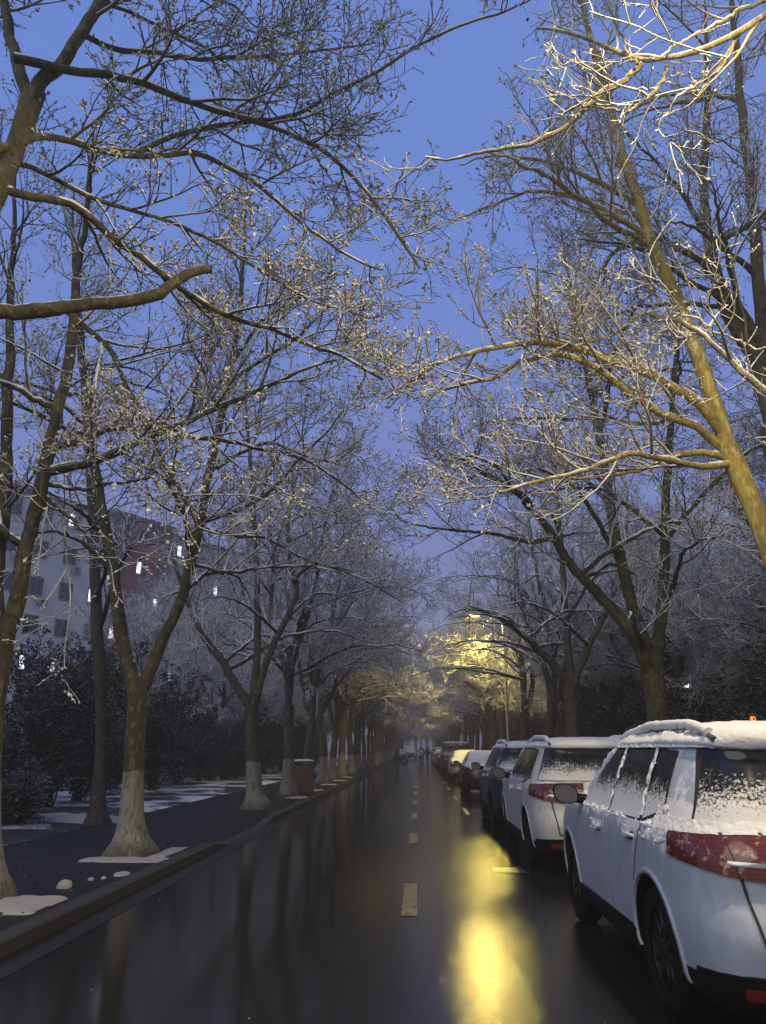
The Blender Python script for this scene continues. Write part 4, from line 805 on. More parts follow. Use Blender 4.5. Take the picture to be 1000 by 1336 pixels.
def crust(g, fn, sh, corners, nu, nz, thr, amp, seed, fade, off=.004, sc=7.0, mi=0, soft=None):
    P, N, A = patch(fn, sh, corners, nu, nz, off); q = vnoise(P + seed * 2.3, sc, 3) + (.50 * (vnoise(P + seed, 38, 2) - .5))
    u = np.linspace(0, 1, nu)[None]; v = np.linspace(0, 1, nz)[:, None]; h = q - thr + fade(u, v)
    hh = np.clip(h * 6, 0, 1)**.7; P = P + N * (amp * hh * (.45 + 1.1 * vnoise(P + seed, 28, 2)))[..., None] - N * np.where(h > 0, 0, .006)[..., None]
    Q = grid_quads(nz, nu); g.add(P, Q[(h.reshape(-1)[Q] > 0).sum(1) >= 2], mi=mi)

SUV = [(.20, .22, 4.36, .80), (.26, .12, 4.50, .875), (.34, .06, 4.56, .905), (.44, .03, 4.60, .918), (.58, .0, 4.61, .928), (.68, .02, 4.60, .930), (.78, .06, 4.57, .930), (.88, .06, 4.53, .928), (.96, .065, 4.44, .922),
       (1.02, .08, 4.25, .912), (1.07, .11, 3.90, .898), (1.11, .135, 3.50, .878), (1.15, .16, 3.34, .86), (1.22, .20, 3.20, .835), (1.32, .27, 2.99, .795), (1.42, .345, 2.79, .75), (1.50, .40, 2.62, .71), (1.555, .40, 2.49, .68), (1.585, .36, 2.40, .662),
       (1.61, .37, 2.28, .63), (1.635, .46, 2.10, .58), (1.655, .65, 1.95, .49), (1.668, .95, 1.75, .36), (1.675, 1.2, 1.55, .18)]
SEDAN = [(.20, .25, 4.45, .78), (.27, .12, 4.56, .85), (.36, .05, 4.62, .88), (.50, .0, 4.66, .893), (.62, .0, 4.66, .90), (.72, .03, 4.62, .90), (.82, .05, 4.52, .893), (.88, .08, 4.35, .885), (.93, .14, 4.0, .872), (.965, .30, 3.62, .855), (.99, .62, 3.42, .84),
         (1.04, .78, 3.30, .82), (1.12, .92, 3.14, .78), (1.22, 1.10, 2.93, .73), (1.32, 1.32, 2.70, .67), (1.38, 1.50, 2.52, .62), (1.42, 1.68, 2.35, .55), (1.445, 1.85, 2.2, .43), (1.455, 1.95, 2.1, .2)]
VAN = [(.24, .15, 4.75, .80), (.32, .05, 4.88, .88), (.45, .0, 4.92, .90), (.7, .02, 4.90, .91), (.95, .03, 4.75, .91), (1.05, .04, 4.45, .905), (1.15, .05, 4.25, .90), (1.35, .08, 4.0, .88), (1.6, .12, 3.72, .85), (1.78, .17, 3.5, .82), (1.88, .24, 3.35, .78), (1.94, .36, 3.1, .70), (1.97, .6, 2.8, .55), (1.98, 1.0, 2.3, .2)]
LAYOUT = {
 'suv': dict(L=4.61, wr=.99, wf=3.67, R=.365, belt=1.085, top=1.545, tw=(.86, .99, 1.04, 1.115), rails=True, zt=1.5),
 'sedan': dict(L=4.66, wr=.98, wf=3.66, R=.32, belt=.955, top=1.37, rails=False, zt=1.35),
 'van': dict(L=4.92, wr=.95, wf=3.95, R=.34, belt=1.12, top=1.78, rails=False, zt=1.7)}
def boolean_cut(me, cutter):
    o = link('cut_body', me); c = link('cut_tool', cutter)
    md = o.modifiers.new('cut', 'BOOLEAN'); md.operation = 'DIFFERENCE'; md.object = c; md.solver = 'EXACT'
    dg = bpy.context.evaluated_depsgraph_get(); dg.update(); out = bpy.data.meshes.new_from_object(o.evaluated_get(dg))
    bpy.data.objects.remove(o); bpy.data.objects.remove(c); return out
def wheel(t, x, u, R_, sg, w=.215):
    a = np.linspace(0, 1, 7)
    prof = [(R_ * .64, -w / 2 + .02), (R_ * .80, -w / 2), (R_ * .93, -w / 2 + .012), (R_ - .004, -w / 2 + .04), (R_, -w / 6), (R_ - .008, -w / 6 + .006), (R_ - .008, w / 6 - .006), (R_, w / 6), (R_ - .004, w / 2 - .04), (R_ * .93, w / 2 - .012), (R_ * .80, w / 2), (R_ * .64, w / 2 - .02)]
    ty = Geo().lathe(prof, (x, u, R_), 'x', 40)
    g = Geo(); xo = x + sg * (w / 2 - .035)
    g.lathe([(R_ * .64, -w / 2 + .03), (R_ * .60, 0), (R_ * .60, w / 2 - .05), (R_ * .66, w / 2 - .012)], (x, u, R_), 'x', 32)
    g.lathe([(.002, xo - x + sg * .012), (.05, xo - x + sg * .012), (.065, xo - x)], (x, u, R_), 'x', 16)
    for k in range(10):
        th = k * 2 * np.pi / 10 + .2; d = np.array([0, np.cos(th), np.sin(th)]); pr = np.array([0, -np.sin(th), np.cos(th)]); c = np.array([xo, u, R_])
        V = [c + d * .05 + pr * .022, c + d * .05 - pr * .022, c + d * R_ * .62 - pr * .014, c + d * R_ * .62 + pr * .014]; V += [v - np.array([sg * .03, 0, 0]) for v in V]
        g.add(V, [[0, 1, 2, 3], [4, 7, 6, 5], [0, 4, 5, 1], [1, 5, 6, 2], [2, 6, 7, 3], [3, 7, 4, 0]])
    g.lathe([(.001, -sg * .02), (R_ * .62, -sg * .02)], (x, u, R_), 'x', 24, mi=1)
    wh = g.obj('wheel', [M['rim'], M['plastic']], t); ty.obj('tyre', M['tyre'], wh); return wh

def make_car(kind, label, x, y, paint, group='cars parked along the right kerb', name='parked_car', glass_hi=1.30, hero=False, snow=.045, rz=0.0, category='car', z0=.0, roofsnow=True, clad=True):
    la = LAYOUT[kind]; sh = Shell({'suv': SUV, 'sedan': SEDAN, 'van': VAN}[kind], la['L'], {'suv': 6.2, 'sedan': 5.2, 'van': 8}[kind])
    t = thing(name, label, category, (x, y, z0), rz, group); L = la['L']; wr, wf, Rw = la['wr'], la['wf'], la['R']
    # body shell
    zs = np.unique(np.r_[sh.z, (sh.z[1:] + sh.z[:-1]) / 2]); S = 96
    ph = np.linspace(0, 2 * np.pi, S, endpoint=False); c, s_ = np.cos(ph), np.sin(ph)
    warp = lambda a: np.sign(a) * np.abs(a)**(2 / sh.n)
    # even spacing round the outline
    def ring(z):
        r, f, w = sh.at(z); th = np.linspace(0, 2 * np.pi, 1441)[:-1]; cx, sx = np.cos(th), np.sin(th)
        X = w * warp(cx); U = np.where(sx < 0, sh.uc - (sh.uc - r) * np.abs(warp(sx)), sh.uc + (f - sh.uc) * np.abs(warp(sx)))
        d = np.r_[0, np.cumsum(np.hypot(np.diff(np.r_[X, X[0]]), np.diff(np.r_[U, U[0]])))]; q = np.linspace(0, d[-1], S + 1)[:-1]
        return np.stack([np.interp(q, d, np.r_[X, X[0]]), np.interp(q, d, np.r_[U, U[0]]), np.full(S, z)], -1)
    V = np.array([ring(z) for z in zs]); k = len(zs); Q = grid_quads(k, S, True)
    g = Geo(); nb = k * S; top = V[-1].mean(0); bot = V[0].mean(0)
    VV = np.vstack([V.reshape(-1, 3), top, bot]); Tq = [[(k - 1) * S + j, (k - 1) * S + (j + 1) % S, nb] for j in range(S)] + [[(j + 1) % S, j, nb + 1] for j in range(S)]
    qi = np.where(V.reshape(-1, 3)[Q].mean(1)[:, 2] < (.40 if clad else .30), 1, 0)
    me = make_mesh('body', VV, Q, Tq, [paint, M['plastic']], qi=qi, ti=[0] * S + [1] * S)
    cg = Geo()
    for u in (wr, wf):
        for sg in (-1, 1):
            a = np.linspace(0, 2 * np.pi, 40, endpoint=False); rr = Rw + .055; x0, x1 = sorted((sg * .62, sg * 1.2))
            ringp = lambda xx: np.stack([np.full(40, xx), u + rr * np.cos(a), Rw + .01 + rr * np.sin(a)], -1)
            vv = np.vstack([ringp(x0), ringp(x1)]); cg.add(vv, [[j, (j + 1) % 40, 40 + (j + 1) % 40, 40 + j] for j in range(40)])
            cg.add(np.vstack([ringp(x0), [[x0, u, Rw]]]), None, [[(j + 1) % 40, j, 40] for j in range(40)]); cg.add(np.vstack([ringp(x1), [[x1, u, Rw]]]), None, [[j, (j + 1) % 40, 40] for j in range(40)])
    cme = cg.mesh('cut', [paint, M['plastic']]); 
    import bmesh
    bm = bmesh.new(); bm.from_mesh(cme); bmesh.ops.remove_doubles(bm, verts=bm.verts[:], dist=1e-5); bmesh.ops.recalc_face_normals(bm, faces=bm.faces[:])
    for f in bm.faces: f.material_index = 1
    bm.to_mesh(cme); bm.free()
    bm = bmesh.new(); bm.from_mesh(me); bmesh.ops.recalc_face_normals(bm, faces=bm.faces[:]); bm.to_mesh(me); bm.free()
    me2 = boolean_cut(me, cme); me2.name = 'body'
    if hasattr(me2, 'set_sharp_from_angle'): me2.set_sharp_from_angle(angle=R(38))
    link('body', me2, t)
    for u in (wr, wf):
        for sg in (-1, 1):
            wheel(t, sg * (sh.side(np.array(u), np.array(.5)) - .125), u, Rw, sg)
            # arch trim
            g = Geo(); a = np.linspace(-.18, np.pi + .18, 34); A = []
            for rr, of in ((Rw + .05, -.01), (Rw + .052, .010), (Rw + .082, .010), (Rw + .09, -.004)):
                uu = u + rr * np.cos(a); zz = np.clip(Rw + .01 + rr * np.sin(a), .2, 9); y_ = sg * (sh.side(uu, zz) + of); A.append(np.stack([y_, uu, zz], -1))
            g.add(np.array(A), grid_quads(4, 34)); g.obj('arch_trim', M['plastic'] if kind == 'none' else paint, t)
    belt, ztop = la['belt'], la['top']; glass = M.setdefault('glass_%s_%d' % (kind, int(glass_hi * 100)), mat_carglass('car_glass_snowy_%s' % kind, belt - .02, glass_hi, .75 if hero else .5))
    off = .006
    for sg in (-1, 1):
        fs = lambda u, z, sg=sg: sh.P_side(sg, u, z)
        if kind == 'suv':
            doors = [((1.46, .42), (2.025, .42), (2.025, belt), (1.13, belt), 'rear'), ((2.035, .42), (3.12, .42), (3.14, belt), (2.035, belt), 'front')]
            wins = [((1.19, belt + .015), (2.00, belt + .005), (2.03, ztop), (1.29, ztop - .008), 0), ((2.07, belt + .005), (3.06, belt - .005), (2.45, ztop - .005), (2.10, ztop), 1)]
            quarter = ((.80, belt + .10), (1.14, belt + .02), (1.24, ztop - .010), (.90, ztop - .03))
            hz = [(1.24, 1.44), (2.20, 2.42)]; hzz = .99
        elif kind == 'sedan':
            doors = [((1.40, .36), (2.02, .36), (2.02, belt), (1.12, belt)), ((2.03, .36), (3.16, .36), (3.16, belt), (2.03, belt))]
            wins = [((1.22, belt + .02), (2.0, belt + .012), (2.0, ztop - .01), (1.66, ztop - .03), 0), ((2.06, belt + .012), (3.10, belt + .01), (2.58, ztop - .02), (2.06, ztop - .01), 1)]
            quarter = None; hz = [(1.22, 1.42), (2.14, 2.34)]; hzz = .86
        else:
            doors = [((1.55, .36), (2.72, .36), (2.72, belt), (1.55, belt)), ((2.73, .36), (3.80, .36), (3.85, belt), (2.73, belt))]
            wins = [((1.60, belt + .03), (2.68, belt + .03), (2.68, ztop), (1.60, ztop), 0), ((2.78, belt + .03), (3.95, belt + .03), (3.45, ztop - .02), (2.78, ztop), 1)]
            quarter = ((.40, belt + .03), (1.50, belt + .03), (1.50, ztop), (.42, ztop)); hz = [(1.65, 1.85), (2.83, 3.03)]; hzz = 1.0
        for i, d in enumerate(doors):
            g = Geo(); add_patch(g, fs, sh, d[:4], 22, 14, off, 0, rim=.008)
            # dark shut line strips round the panel
            c4 = np.array(d[:4]); 
            for a_, b_ in ((0, 3), (1, 2), (0, 1)):
                e = .008; p, q = c4[a_], c4[b_]
                if (a_, b_) == (0, 1): cs = (p + [0, -e], q + [0, -e], q + [0, e], p + [0, e])
                else: cs = (p + [-e, 0], p + [e, 0], q + [e, 0], q + [-e, 0])
                add_patch(g, fs, sh, cs, 14, 14, .003, 1)
            dr = g.obj('door', [paint, M['seal']], t)
            # handle: a bowed bar on two feet over a shallow dark cup
            u0, u1 = hz[i]; um = np.linspace(u0, u1, 9); zz = np.full(9, hzz - (.0 if kind != 'suv' else .03 * i)); b = np.sin(np.linspace(0, np.pi, 9))**.5
            g = Geo(); y_ = sh.side(um, zz) + .008 + .030 * b; g.tube(np.stack([sg * y_, um, zz], -1), np.full(9, .012), 8); add_patch(g, fs, sh, ((u0 + .02, zz[0] - .035), (u1 - .02, zz[0] - .035), (u1 - .02, zz[0] + .02), (u0 + .02, zz[0] + .02)), 6, 5, off + .001, 1)
            if hero or kind == 'suv':
                crust(g, fs, sh, ((u0 - .02, zz[0] - .02), (u1 + .03, zz[0] - .02), (u1 + .03, zz[0] + .05), (u0 - .02, zz[0] + .05)), 14, 10, .35, .035, 5 + i, lambda u, v: -.5 * (abs(u - .5) * 2)**3 + .1, off, 14, 2)
            g.obj('handle', [paint, M['seal'], M['snow']], dr)
            g = Geo(); add_patch(g, fs, sh, wins[i][:4], 18, 12, .007, 0); g.obj('window', glass, dr)
            # window surround
            g = Geo(); c4 = np.array(wins[i][:4]); e = .022
            add_patch(g, fs, sh, (c4[0] + [-.012, -e], c4[1] + [.012, -e], c4[2] + [.012, e], c4[3] + [-.012, e]), 18, 12, .003, 0); g.obj('window_frame', M['seal'], dr)
        if quarter:
            g = Geo(); add_patch(g, fs, sh, quarter, 12, 10, .006, 0); c4 = np.array(quarter); e = .02
            add_patch(g, fs, sh, (c4[0] + [-e, -e], c4[1] + [e, -e], c4[2] + [e, e], c4[3] + [-e, e]), 12, 10, .003, 1); g.obj('quarter_window', [glass, M['seal']], t)
        if clad:
            g = Geo(); add_patch(g, fs, sh, ((wr + Rw + .06, .215), (wf - Rw - .06, .215), (wf - Rw - .05, .40), (wr + Rw + .05, .41)), 24, 6, .014, 0, rim=.02); g.obj('sill_cladding', M['plastic'], t)
        # mirror
        mu = wins[1][1][0] - .10; mz = belt + .085; my = float(sh.side(np.array(mu), np.array(mz)))
        g = Geo(); a = np.linspace(0, 2 * np.pi, 20, endpoint=False); prof = [(.0, -.055), (.55, -.052), (.82, -.035), (.96, -.006), (1.0, .02), (.97, .045), (.93, .05)]
        cx = sg * (my + .215)
        rr = lambda q, dy: np.stack([cx + .110 * q * np.sign(np.cos(a)) * np.abs(np.cos(a))**.75 + (.02 * sg * q * np.sin(a)), np.full(20, mu - dy), mz + .086 * q * np.sign(np.sin(a)) * np.abs(np.sin(a))**.75], -1)
        g.add(np.array([rr(q, dy) for q, dy in prof]), grid_quads(len(prof), 20, True)); 
        g.tube([(sg * (my - .02), mu + .03, mz - .06), (sg * (my + .03), mu + .02, mz - .055), (sg * (my + .15), mu + .005, mz - .03)], [.05, .045, .04], 8, mi=1)
        mir = g.obj('wing_mirror', [M['plastic'] if kind == 'suv' else paint, M['plastic']], t)
        g = Geo(); g.add(np.vstack([rr(.93, .047), [[cx, mu - .047, mz]]]), None, [[j, (j + 1) % 20, 20] for j in range(20)], mi=0); g.add(np.array([rr(.99, .046), rr(.99, .056), rr(.90, .056), rr(.90, .046)]), grid_quads(4, 20, True), mi=1); g.obj('mirror_glass', [M['mirror'], M['plastic']], mir)
        # lamps
        if kind == 'suv':
            fa = lambda c_, z, sg=sg: sh.P_arc(sg, c_, z); g = Geo()
            cv = lambda u, v: np.concatenate([0 * u * v, (-.075 * np.clip(u - .55, 0, 1)**1.5 * 2.2 * (v - .25) - .02 * u) * np.ones_like(v) ], -1)
            cN = sh.n; add_patch(g, fa, sh, ((.012, .865), (.715, .955), (.715, 1.085), (.012, 1.115)), 40, 9, .016, 0, rim=.022)
            tl = g.obj('tail_light', M['tail'], t)
            g = Geo(); fq = lambda yy, z: sh.P_rear(yy, z); add_patch(g, fq, sh, ((sg * .6665, .885), (sg * .6715, .885), (sg * .7055, 1.075), (sg * .7005, 1.075)), 3, 12, .0185, 0); g.obj('seam', M['seal'], tl)
            g = Geo(); add_patch(g, fa, sh, ((.012, .945), (.30, .955), (.30, .972), (.012, .965)), 20, 4, .019, 0, rim=.004); g.obj('light_strip', M['chrome'], t)
        else:
            fa = lambda c_, z, sg=sg: sh.P_arc(sg, c_, z); g = Geo(); zl = (.70, .86) if kind == 'sedan' else (.85, 1.25)
            add_patch(g, fa, sh, ((.10 if kind == 'sedan' else .35, zl[0]), (.80 if kind == 'sedan' else .6, zl[0] + .03), (.80 if kind == 'sedan' else .6, zl[1] - .02), (.10 if kind == 'sedan' else .35, zl[1])), 26, 8, .012, 0, rim=.02); g.obj('tail_light', M['tail'], t)
        g = Geo(); ff = lambda yy, z: sh.P_front(yy, z); add_patch(g, ff, sh, ((sg * .48, .70), (sg * .86, .74), (sg * .84, .86), (sg * .48, .80)), 14, 6, .012, 0, rim=.02); g.obj('headlight', M['head'], t)
    fr = lambda yy, z: sh.P_rear(yy, z); ff = lambda yy, z: sh.P_front(yy, z)
    zb, zt = {'suv': (1.145, 1.535), 'sedan': (1.00, 1.37), 'van': (1.18, 1.72)}[kind]
    wb = float(np.interp(zb, sh.z, sh.w)) - .08; wt = float(np.interp(zt, sh.z, sh.w)) - .075
    g = Geo(); gl = M.setdefault('rear_' + kind, mat_carglass('rear_glass_snowy_' + kind, zb - .05, zb + (.42 if kind == 'suv' else .6), .62)); add_patch(g, fr, sh, ((-wb, zb), (wb, zb), (wt, zt), (-wt, zt)), 30, 14, .008, 0)
    add_patch(g, fr, sh, ((-wb - .010, zb - .006), (wb + .010, zb - .006), (wt + .012, zt + .02), (-wt - .012, zt + .02)), 30, 14, .004, 1); g.obj('rear_window', [gl, M['seal']], t)
    g = Geo(); zf0 = belt + .06; zf1 = zt; wb2 = float(np.interp(zf0, sh.z, sh.w)) - .08; wt2 = float(np.interp(zf1, sh.z, sh.w)) - .07
    add_patch(g, ff, sh, ((-wb2, zf0), (wb2, zf0), (wt2, zf1), (-wt2, zf1)), 30, 14, .006, 0); g.obj('windscreen', glass, t)
    # tailgate shut lines, dark lower bumper, reflectors, plate, handle
    g = Geo(); zl0 = {'suv': .50, 'sedan': .55, 'van': .45}[kind]
    for sg in (-1, 1):
        yb = {'suv': .70, 'sedan': .62, 'van': .78}[kind]; e = .007; zt_ = zb - .03
        ys = np.linspace(0, 1, 12)
        add_patch(g, fr, sh, ((sg * (yb - .10) - e, zl0), (sg * (yb - .10) + e, zl0), (sg * (yb + .01) + e, zt_), (sg * (yb + .01) - e, zt_)), 3, 22, .005, 0)
    add_patch(g, fr, sh, ((-.60, zl0 - .008), (.60, zl0 - .008), (.60, zl0 + .006), (-.60, zl0 + .006)), 24, 3, .005, 0); g.obj('tailgate_gap', M['seal'], t)
    fa = lambda c_, z: sh.P_arc(1, c_, z)
    g = Geo()
    for sg in (-1, 1):
        f2 = lambda c_, z, sg=sg: sh.P_arc(sg, c_, z); add_patch(g, f2, sh, ((.0, .225), (.62, .225), (.60, .42), (.0, .45)), 30, 8, .012, 0, rim=.02)
    g.obj('rear_bumper', M['plastic'], t)
    for sg in (-1, 1):
        g = Geo(); f2 = lambda c_, z, sg=sg: sh.P_arc(sg, c_, z); add_patch(g, f2, sh, ((.06, .335), (.30, .335), (.30, .385), (.06, .385)), 14, 4, .02, 0, rim=.01); g.obj('reflector', M['red_dark'], t)
    g = Geo(); zp = {'suv': .70, 'sedan': .66, 'van': .62}[kind]; add_patch(g, fr, sh, ((-.22, zp), (.22, zp), (.22, zp + .14), (-.22, zp + .14)), 6, 4, .02, 0, rim=.02); g.obj('number_plate', M['plate'], t)
    g = Geo(); add_patch(g, fr, sh, ((-.30, zp + .165), (.30, zp + .165), (.30, zp + .20), (-.30, zp + .20)), 12, 4, .022, 0, rim=.03); g.obj('tailgate_handle', M['chrome'], t)
    g = Geo(); add_patch(g, ff, sh, ((-.45, .42), (.45, .42), (.50, .80), (-.50, .80)), 16, 8, .01, 0); g.obj('grille', M['plastic'], t)
    if kind != 'sedan':   # rear wiper
        P, N, A = patch(fr, sh, ((.02, zb + .02), (.30, zb + .02), (.30, zb + .09), (.02, zb + .04)), 6, 2, .03); g = Geo(); g.tube(P[0] + 0 * P[0], np.full(6, .008), 6); g.obj('rear_wiper', M['plastic'], t)
    if la['rails']:
        for sg in (-1, 1):
            u = np.linspace(.48, 2.62, 22); e = np.clip(np.minimum(u - .48, 2.62 - u) / .22, 0, 1)**.6; zr = np.interp(u, [.48, .9, 1.7, 2.62], [1.60, 1.655, 1.665, 1.60]); y_ = sg * np.interp(u, [.48, 1.6, 2.62], [.585, .60, .575])
            g = Geo(); g.tube(np.stack([y_, u, zr + .004 + .028 * e], -1), np.full(22, .020), 8)
            for uu in (.62, 1.55, 2.50): zz = np.interp(uu, u, zr); g.box((sg * .592 - .014, uu - .05, zz - .03), (sg * .592 + .014, uu + .05, zz + .035))
            ro = g.obj('roof_rail', M['rail'], t); g = Geo(); us = np.linspace(.55, 2.58, 70); es = np.clip(np.minimum(us - .48, 2.62 - us) / .22, 0, 1)**.6; zz = np.interp(us, u, zr) + .010 + .028 * es
            g.tube(np.stack([np.interp(us, u, y_) + .004 * RNG.normal(size=70), us, zz + .012], -1), .033 + .010 * (vnoise(np.stack([us * 9, us * 0, us * 0], -1), 1, 2) - .3), 8); g.obj('rail_snow', M['snow'], ro)
    # snow lying on everything that faces up: roof, bonnet, boot lid
    zs2 = np.unique(np.r_[np.linspace(.8, sh.zmax, 60), sh.z[sh.z > .8]]); V = np.array([ring(z) for z in zs2]); c0 = V[-1].mean(0); V = np.concatenate([V, (V[-1:] * .4 + c0 * .6), np.broadcast_to(c0, (1, S, 3))])
    du = np.roll(V, -1, 1) - np.roll(V, 1, 1); dz = np.gradient(V, axis=0); N = norm(np.cross(du, dz)); N[-2:] = (0, 0, 1)
    nz_ = N[..., 2]; q = vnoise(V * 1.0 + 31 * len(label), 5, 3); q2 = vnoise(V, 34, 2); edge = np.clip((nz_ - .66 + .35 * (q - .5)) / .25, 0, 1)
    if kind == 'suv': edge = np.maximum(edge, .55 * np.clip((V[..., 2] - 1.562) / .012, 0, 1) * (V[..., 1] < 2.5))
    zroof = {'suv': 1.545, 'sedan': 1.36, 'van': 1.86}[kind]
    d = snow * edge**.55 * (.62 + .5 * q + .35 * (q2 - .5)); 
    if hero: d = d * np.where((V[..., 2] > 1.5) & (np.abs(V[..., 0]) > .54) & (np.abs(V[..., 0]) < .61) & (V[..., 1] > .62) & (V[..., 1] < 1.2), .35, 1)
    W = V + N * d[..., None] - N * np.where(edge > 0.001, 0, .012)[..., None]; Q = grid_quads(len(V), S, True); keep = (edge.reshape(-1)[Q] > .001).sum(1) >= 2
    if kind != 'sedan': vz = V.reshape(-1, 3)[Q].mean(1); keep &= ~((vz[:, 2] < zroof + .018) & (vz[:, 1] < 2.3))
    if not roofsnow: keep &= (V[..., 2].reshape(-1)[Q].mean(1) < zroof - .1)
    g = Geo(); g.add(W, Q[keep]); g.obj('snow_cover', M['snow'], t)
    if hero:
        g = Geo(); sg = -1; fs = lambda u, z: sh.P_side(-1, u, z)
        # wind packed snow round the quarter window, along the waistline, on the pillars
        crust(g, fs, sh, ((.20, 1.0), (1.35, 1.0), (1.35, 1.40), (.40, 1.40)), 150, 80, .58, .007, 3, lambda u, v: .24 - 1.1 * np.abs(u - .42) ** 1.4 - .62 * v ** 1.3, .006, 9)
        crust(g, fs, sh, ((.45, 1.045), (3.1, 1.045), (3.05, 1.115), (.45, 1.115)), 320, 16, .50, .010, 6, lambda u, v: .10 - .45 * np.abs(v - .5), .006, 6)
        crust(g, fs, sh, ((2.015, 1.10), (2.07, 1.10), (2.10, 1.55), (2.035, 1.55)), 10, 70, .36, .008, 8, lambda u, v: -.1 * v, .008, 14)
        crust(g, fs, sh, ((1.12, 1.12), (1.20, 1.12), (1.30, 1.55), (1.23, 1.55)), 12, 70, .34, .008, 9, lambda u, v: -.1 * v, .008, 14)
        fa = lambda c_, z: sh.P_arc(-1, c_, z)
        crust(g, fa, sh, ((.0, 1.10), (.80, 1.075), (.80, 1.15), (.0, 1.165)), 150, 22, .20, .010, 12, lambda u, v: .25 * v, .008, 6)
        crust(g, fs, sh, ((.35, 1.55), (2.45, 1.55), (2.45, 1.625), (.45, 1.625)), 220, 12, .02, .017, 16, lambda u, v: .3, .006, 7)
        g.obj('snow_crust', M['snow'], t)
    return t
M['mirror'] = mat_plain('mirror_glass', (.22, .22, .24), .25, .9, scale=30); M['head'] = mat_plain('headlight_lens', (.5, .5, .52), .1, coat=.5)
M['rail'] = mat_plain('roof_rail_grey', (.09, .09, .10), .4)
P_WHITE_DUSK = mat_paint('paint_white_dusk', (.43, .485, .60), True); P_WHITE2 = mat_paint('paint_cream_white', (.58, .59, .60)); P_BLUE = mat_paint('paint_dark_blue', (.012, .020, .045)); P_MAROON = mat_paint('paint_maroon', (.040, .010, .010))  # nearest car's white has the blue of the dusk light put into its colour
P_BLACK = mat_paint('paint_black', (.010, .010, .011)); P_SILVER = mat_paint('paint_silver', (.25, .26, .27)); P_GREY = mat_paint('paint_grey', (.06, .06, .065))
X0 = 1.42 + .93
make_car('suv', 'nearest white estate car crusted with snow, red tail light facing the camera', X0 + .02, 4.38, P_WHITE_DUSK, hero=True, snow=.06, glass_hi=1.54)
make_car('suv', 'second white car, snow streaked, with silver roof rails and a dark rear window', X0 + .05, 10.55, P_WHITE2, glass_hi=1.25)
make_car('suv', 'dark blue car with a snowy roof just ahead of the second white car', X0 + .06, 16.0, P_BLUE)
make_car('sedan', 'dark maroon saloon with its rear window and roof under snow', X0 + .12, 27.6, P_MAROON, snow=.05, glass_hi=1.5)
make_car('sedan', 'low white saloon in front of the tall dark van', X0 + .10, 38.8, P_WHITE2, snow=.05, glass_hi=1.5)
make_car('van', 'tall boxy dark van towering over the snowy saloons', X0 + .02, 49.5, P_BLACK, snow=.025, category='van')
make_car('sedan', 'dark saloon parked just beyond the tall van', X0 + .0, 60.5, P_GREY)
make_car('sedan', 'pale saloon, second beyond the tall van', X0, 70, P_SILVER)
make_car('sedan', 'white saloon far down the right kerb, third beyond the tall van', X0, 79, P_WHITE2)
make_car('suv', 'farthest parked car on the right before the haze', X0, 88, P_GREY)
make_car('sedan', 'dark car parked far off at the left kerb', -2.3, 97, P_GREY, group='cars parked far off on the left')
make_car('sedan', 'pale car parked far off at the left kerb behind the dark one', -2.3, 104, P_SILVER, group='cars parked far off on the left')
make_car('van', 'white roofed van driving towards the camera far down the road', -1.2, 131, P_SILVER, name='driving_van', category='van', group='vehicles far down the road', rz=math.pi)

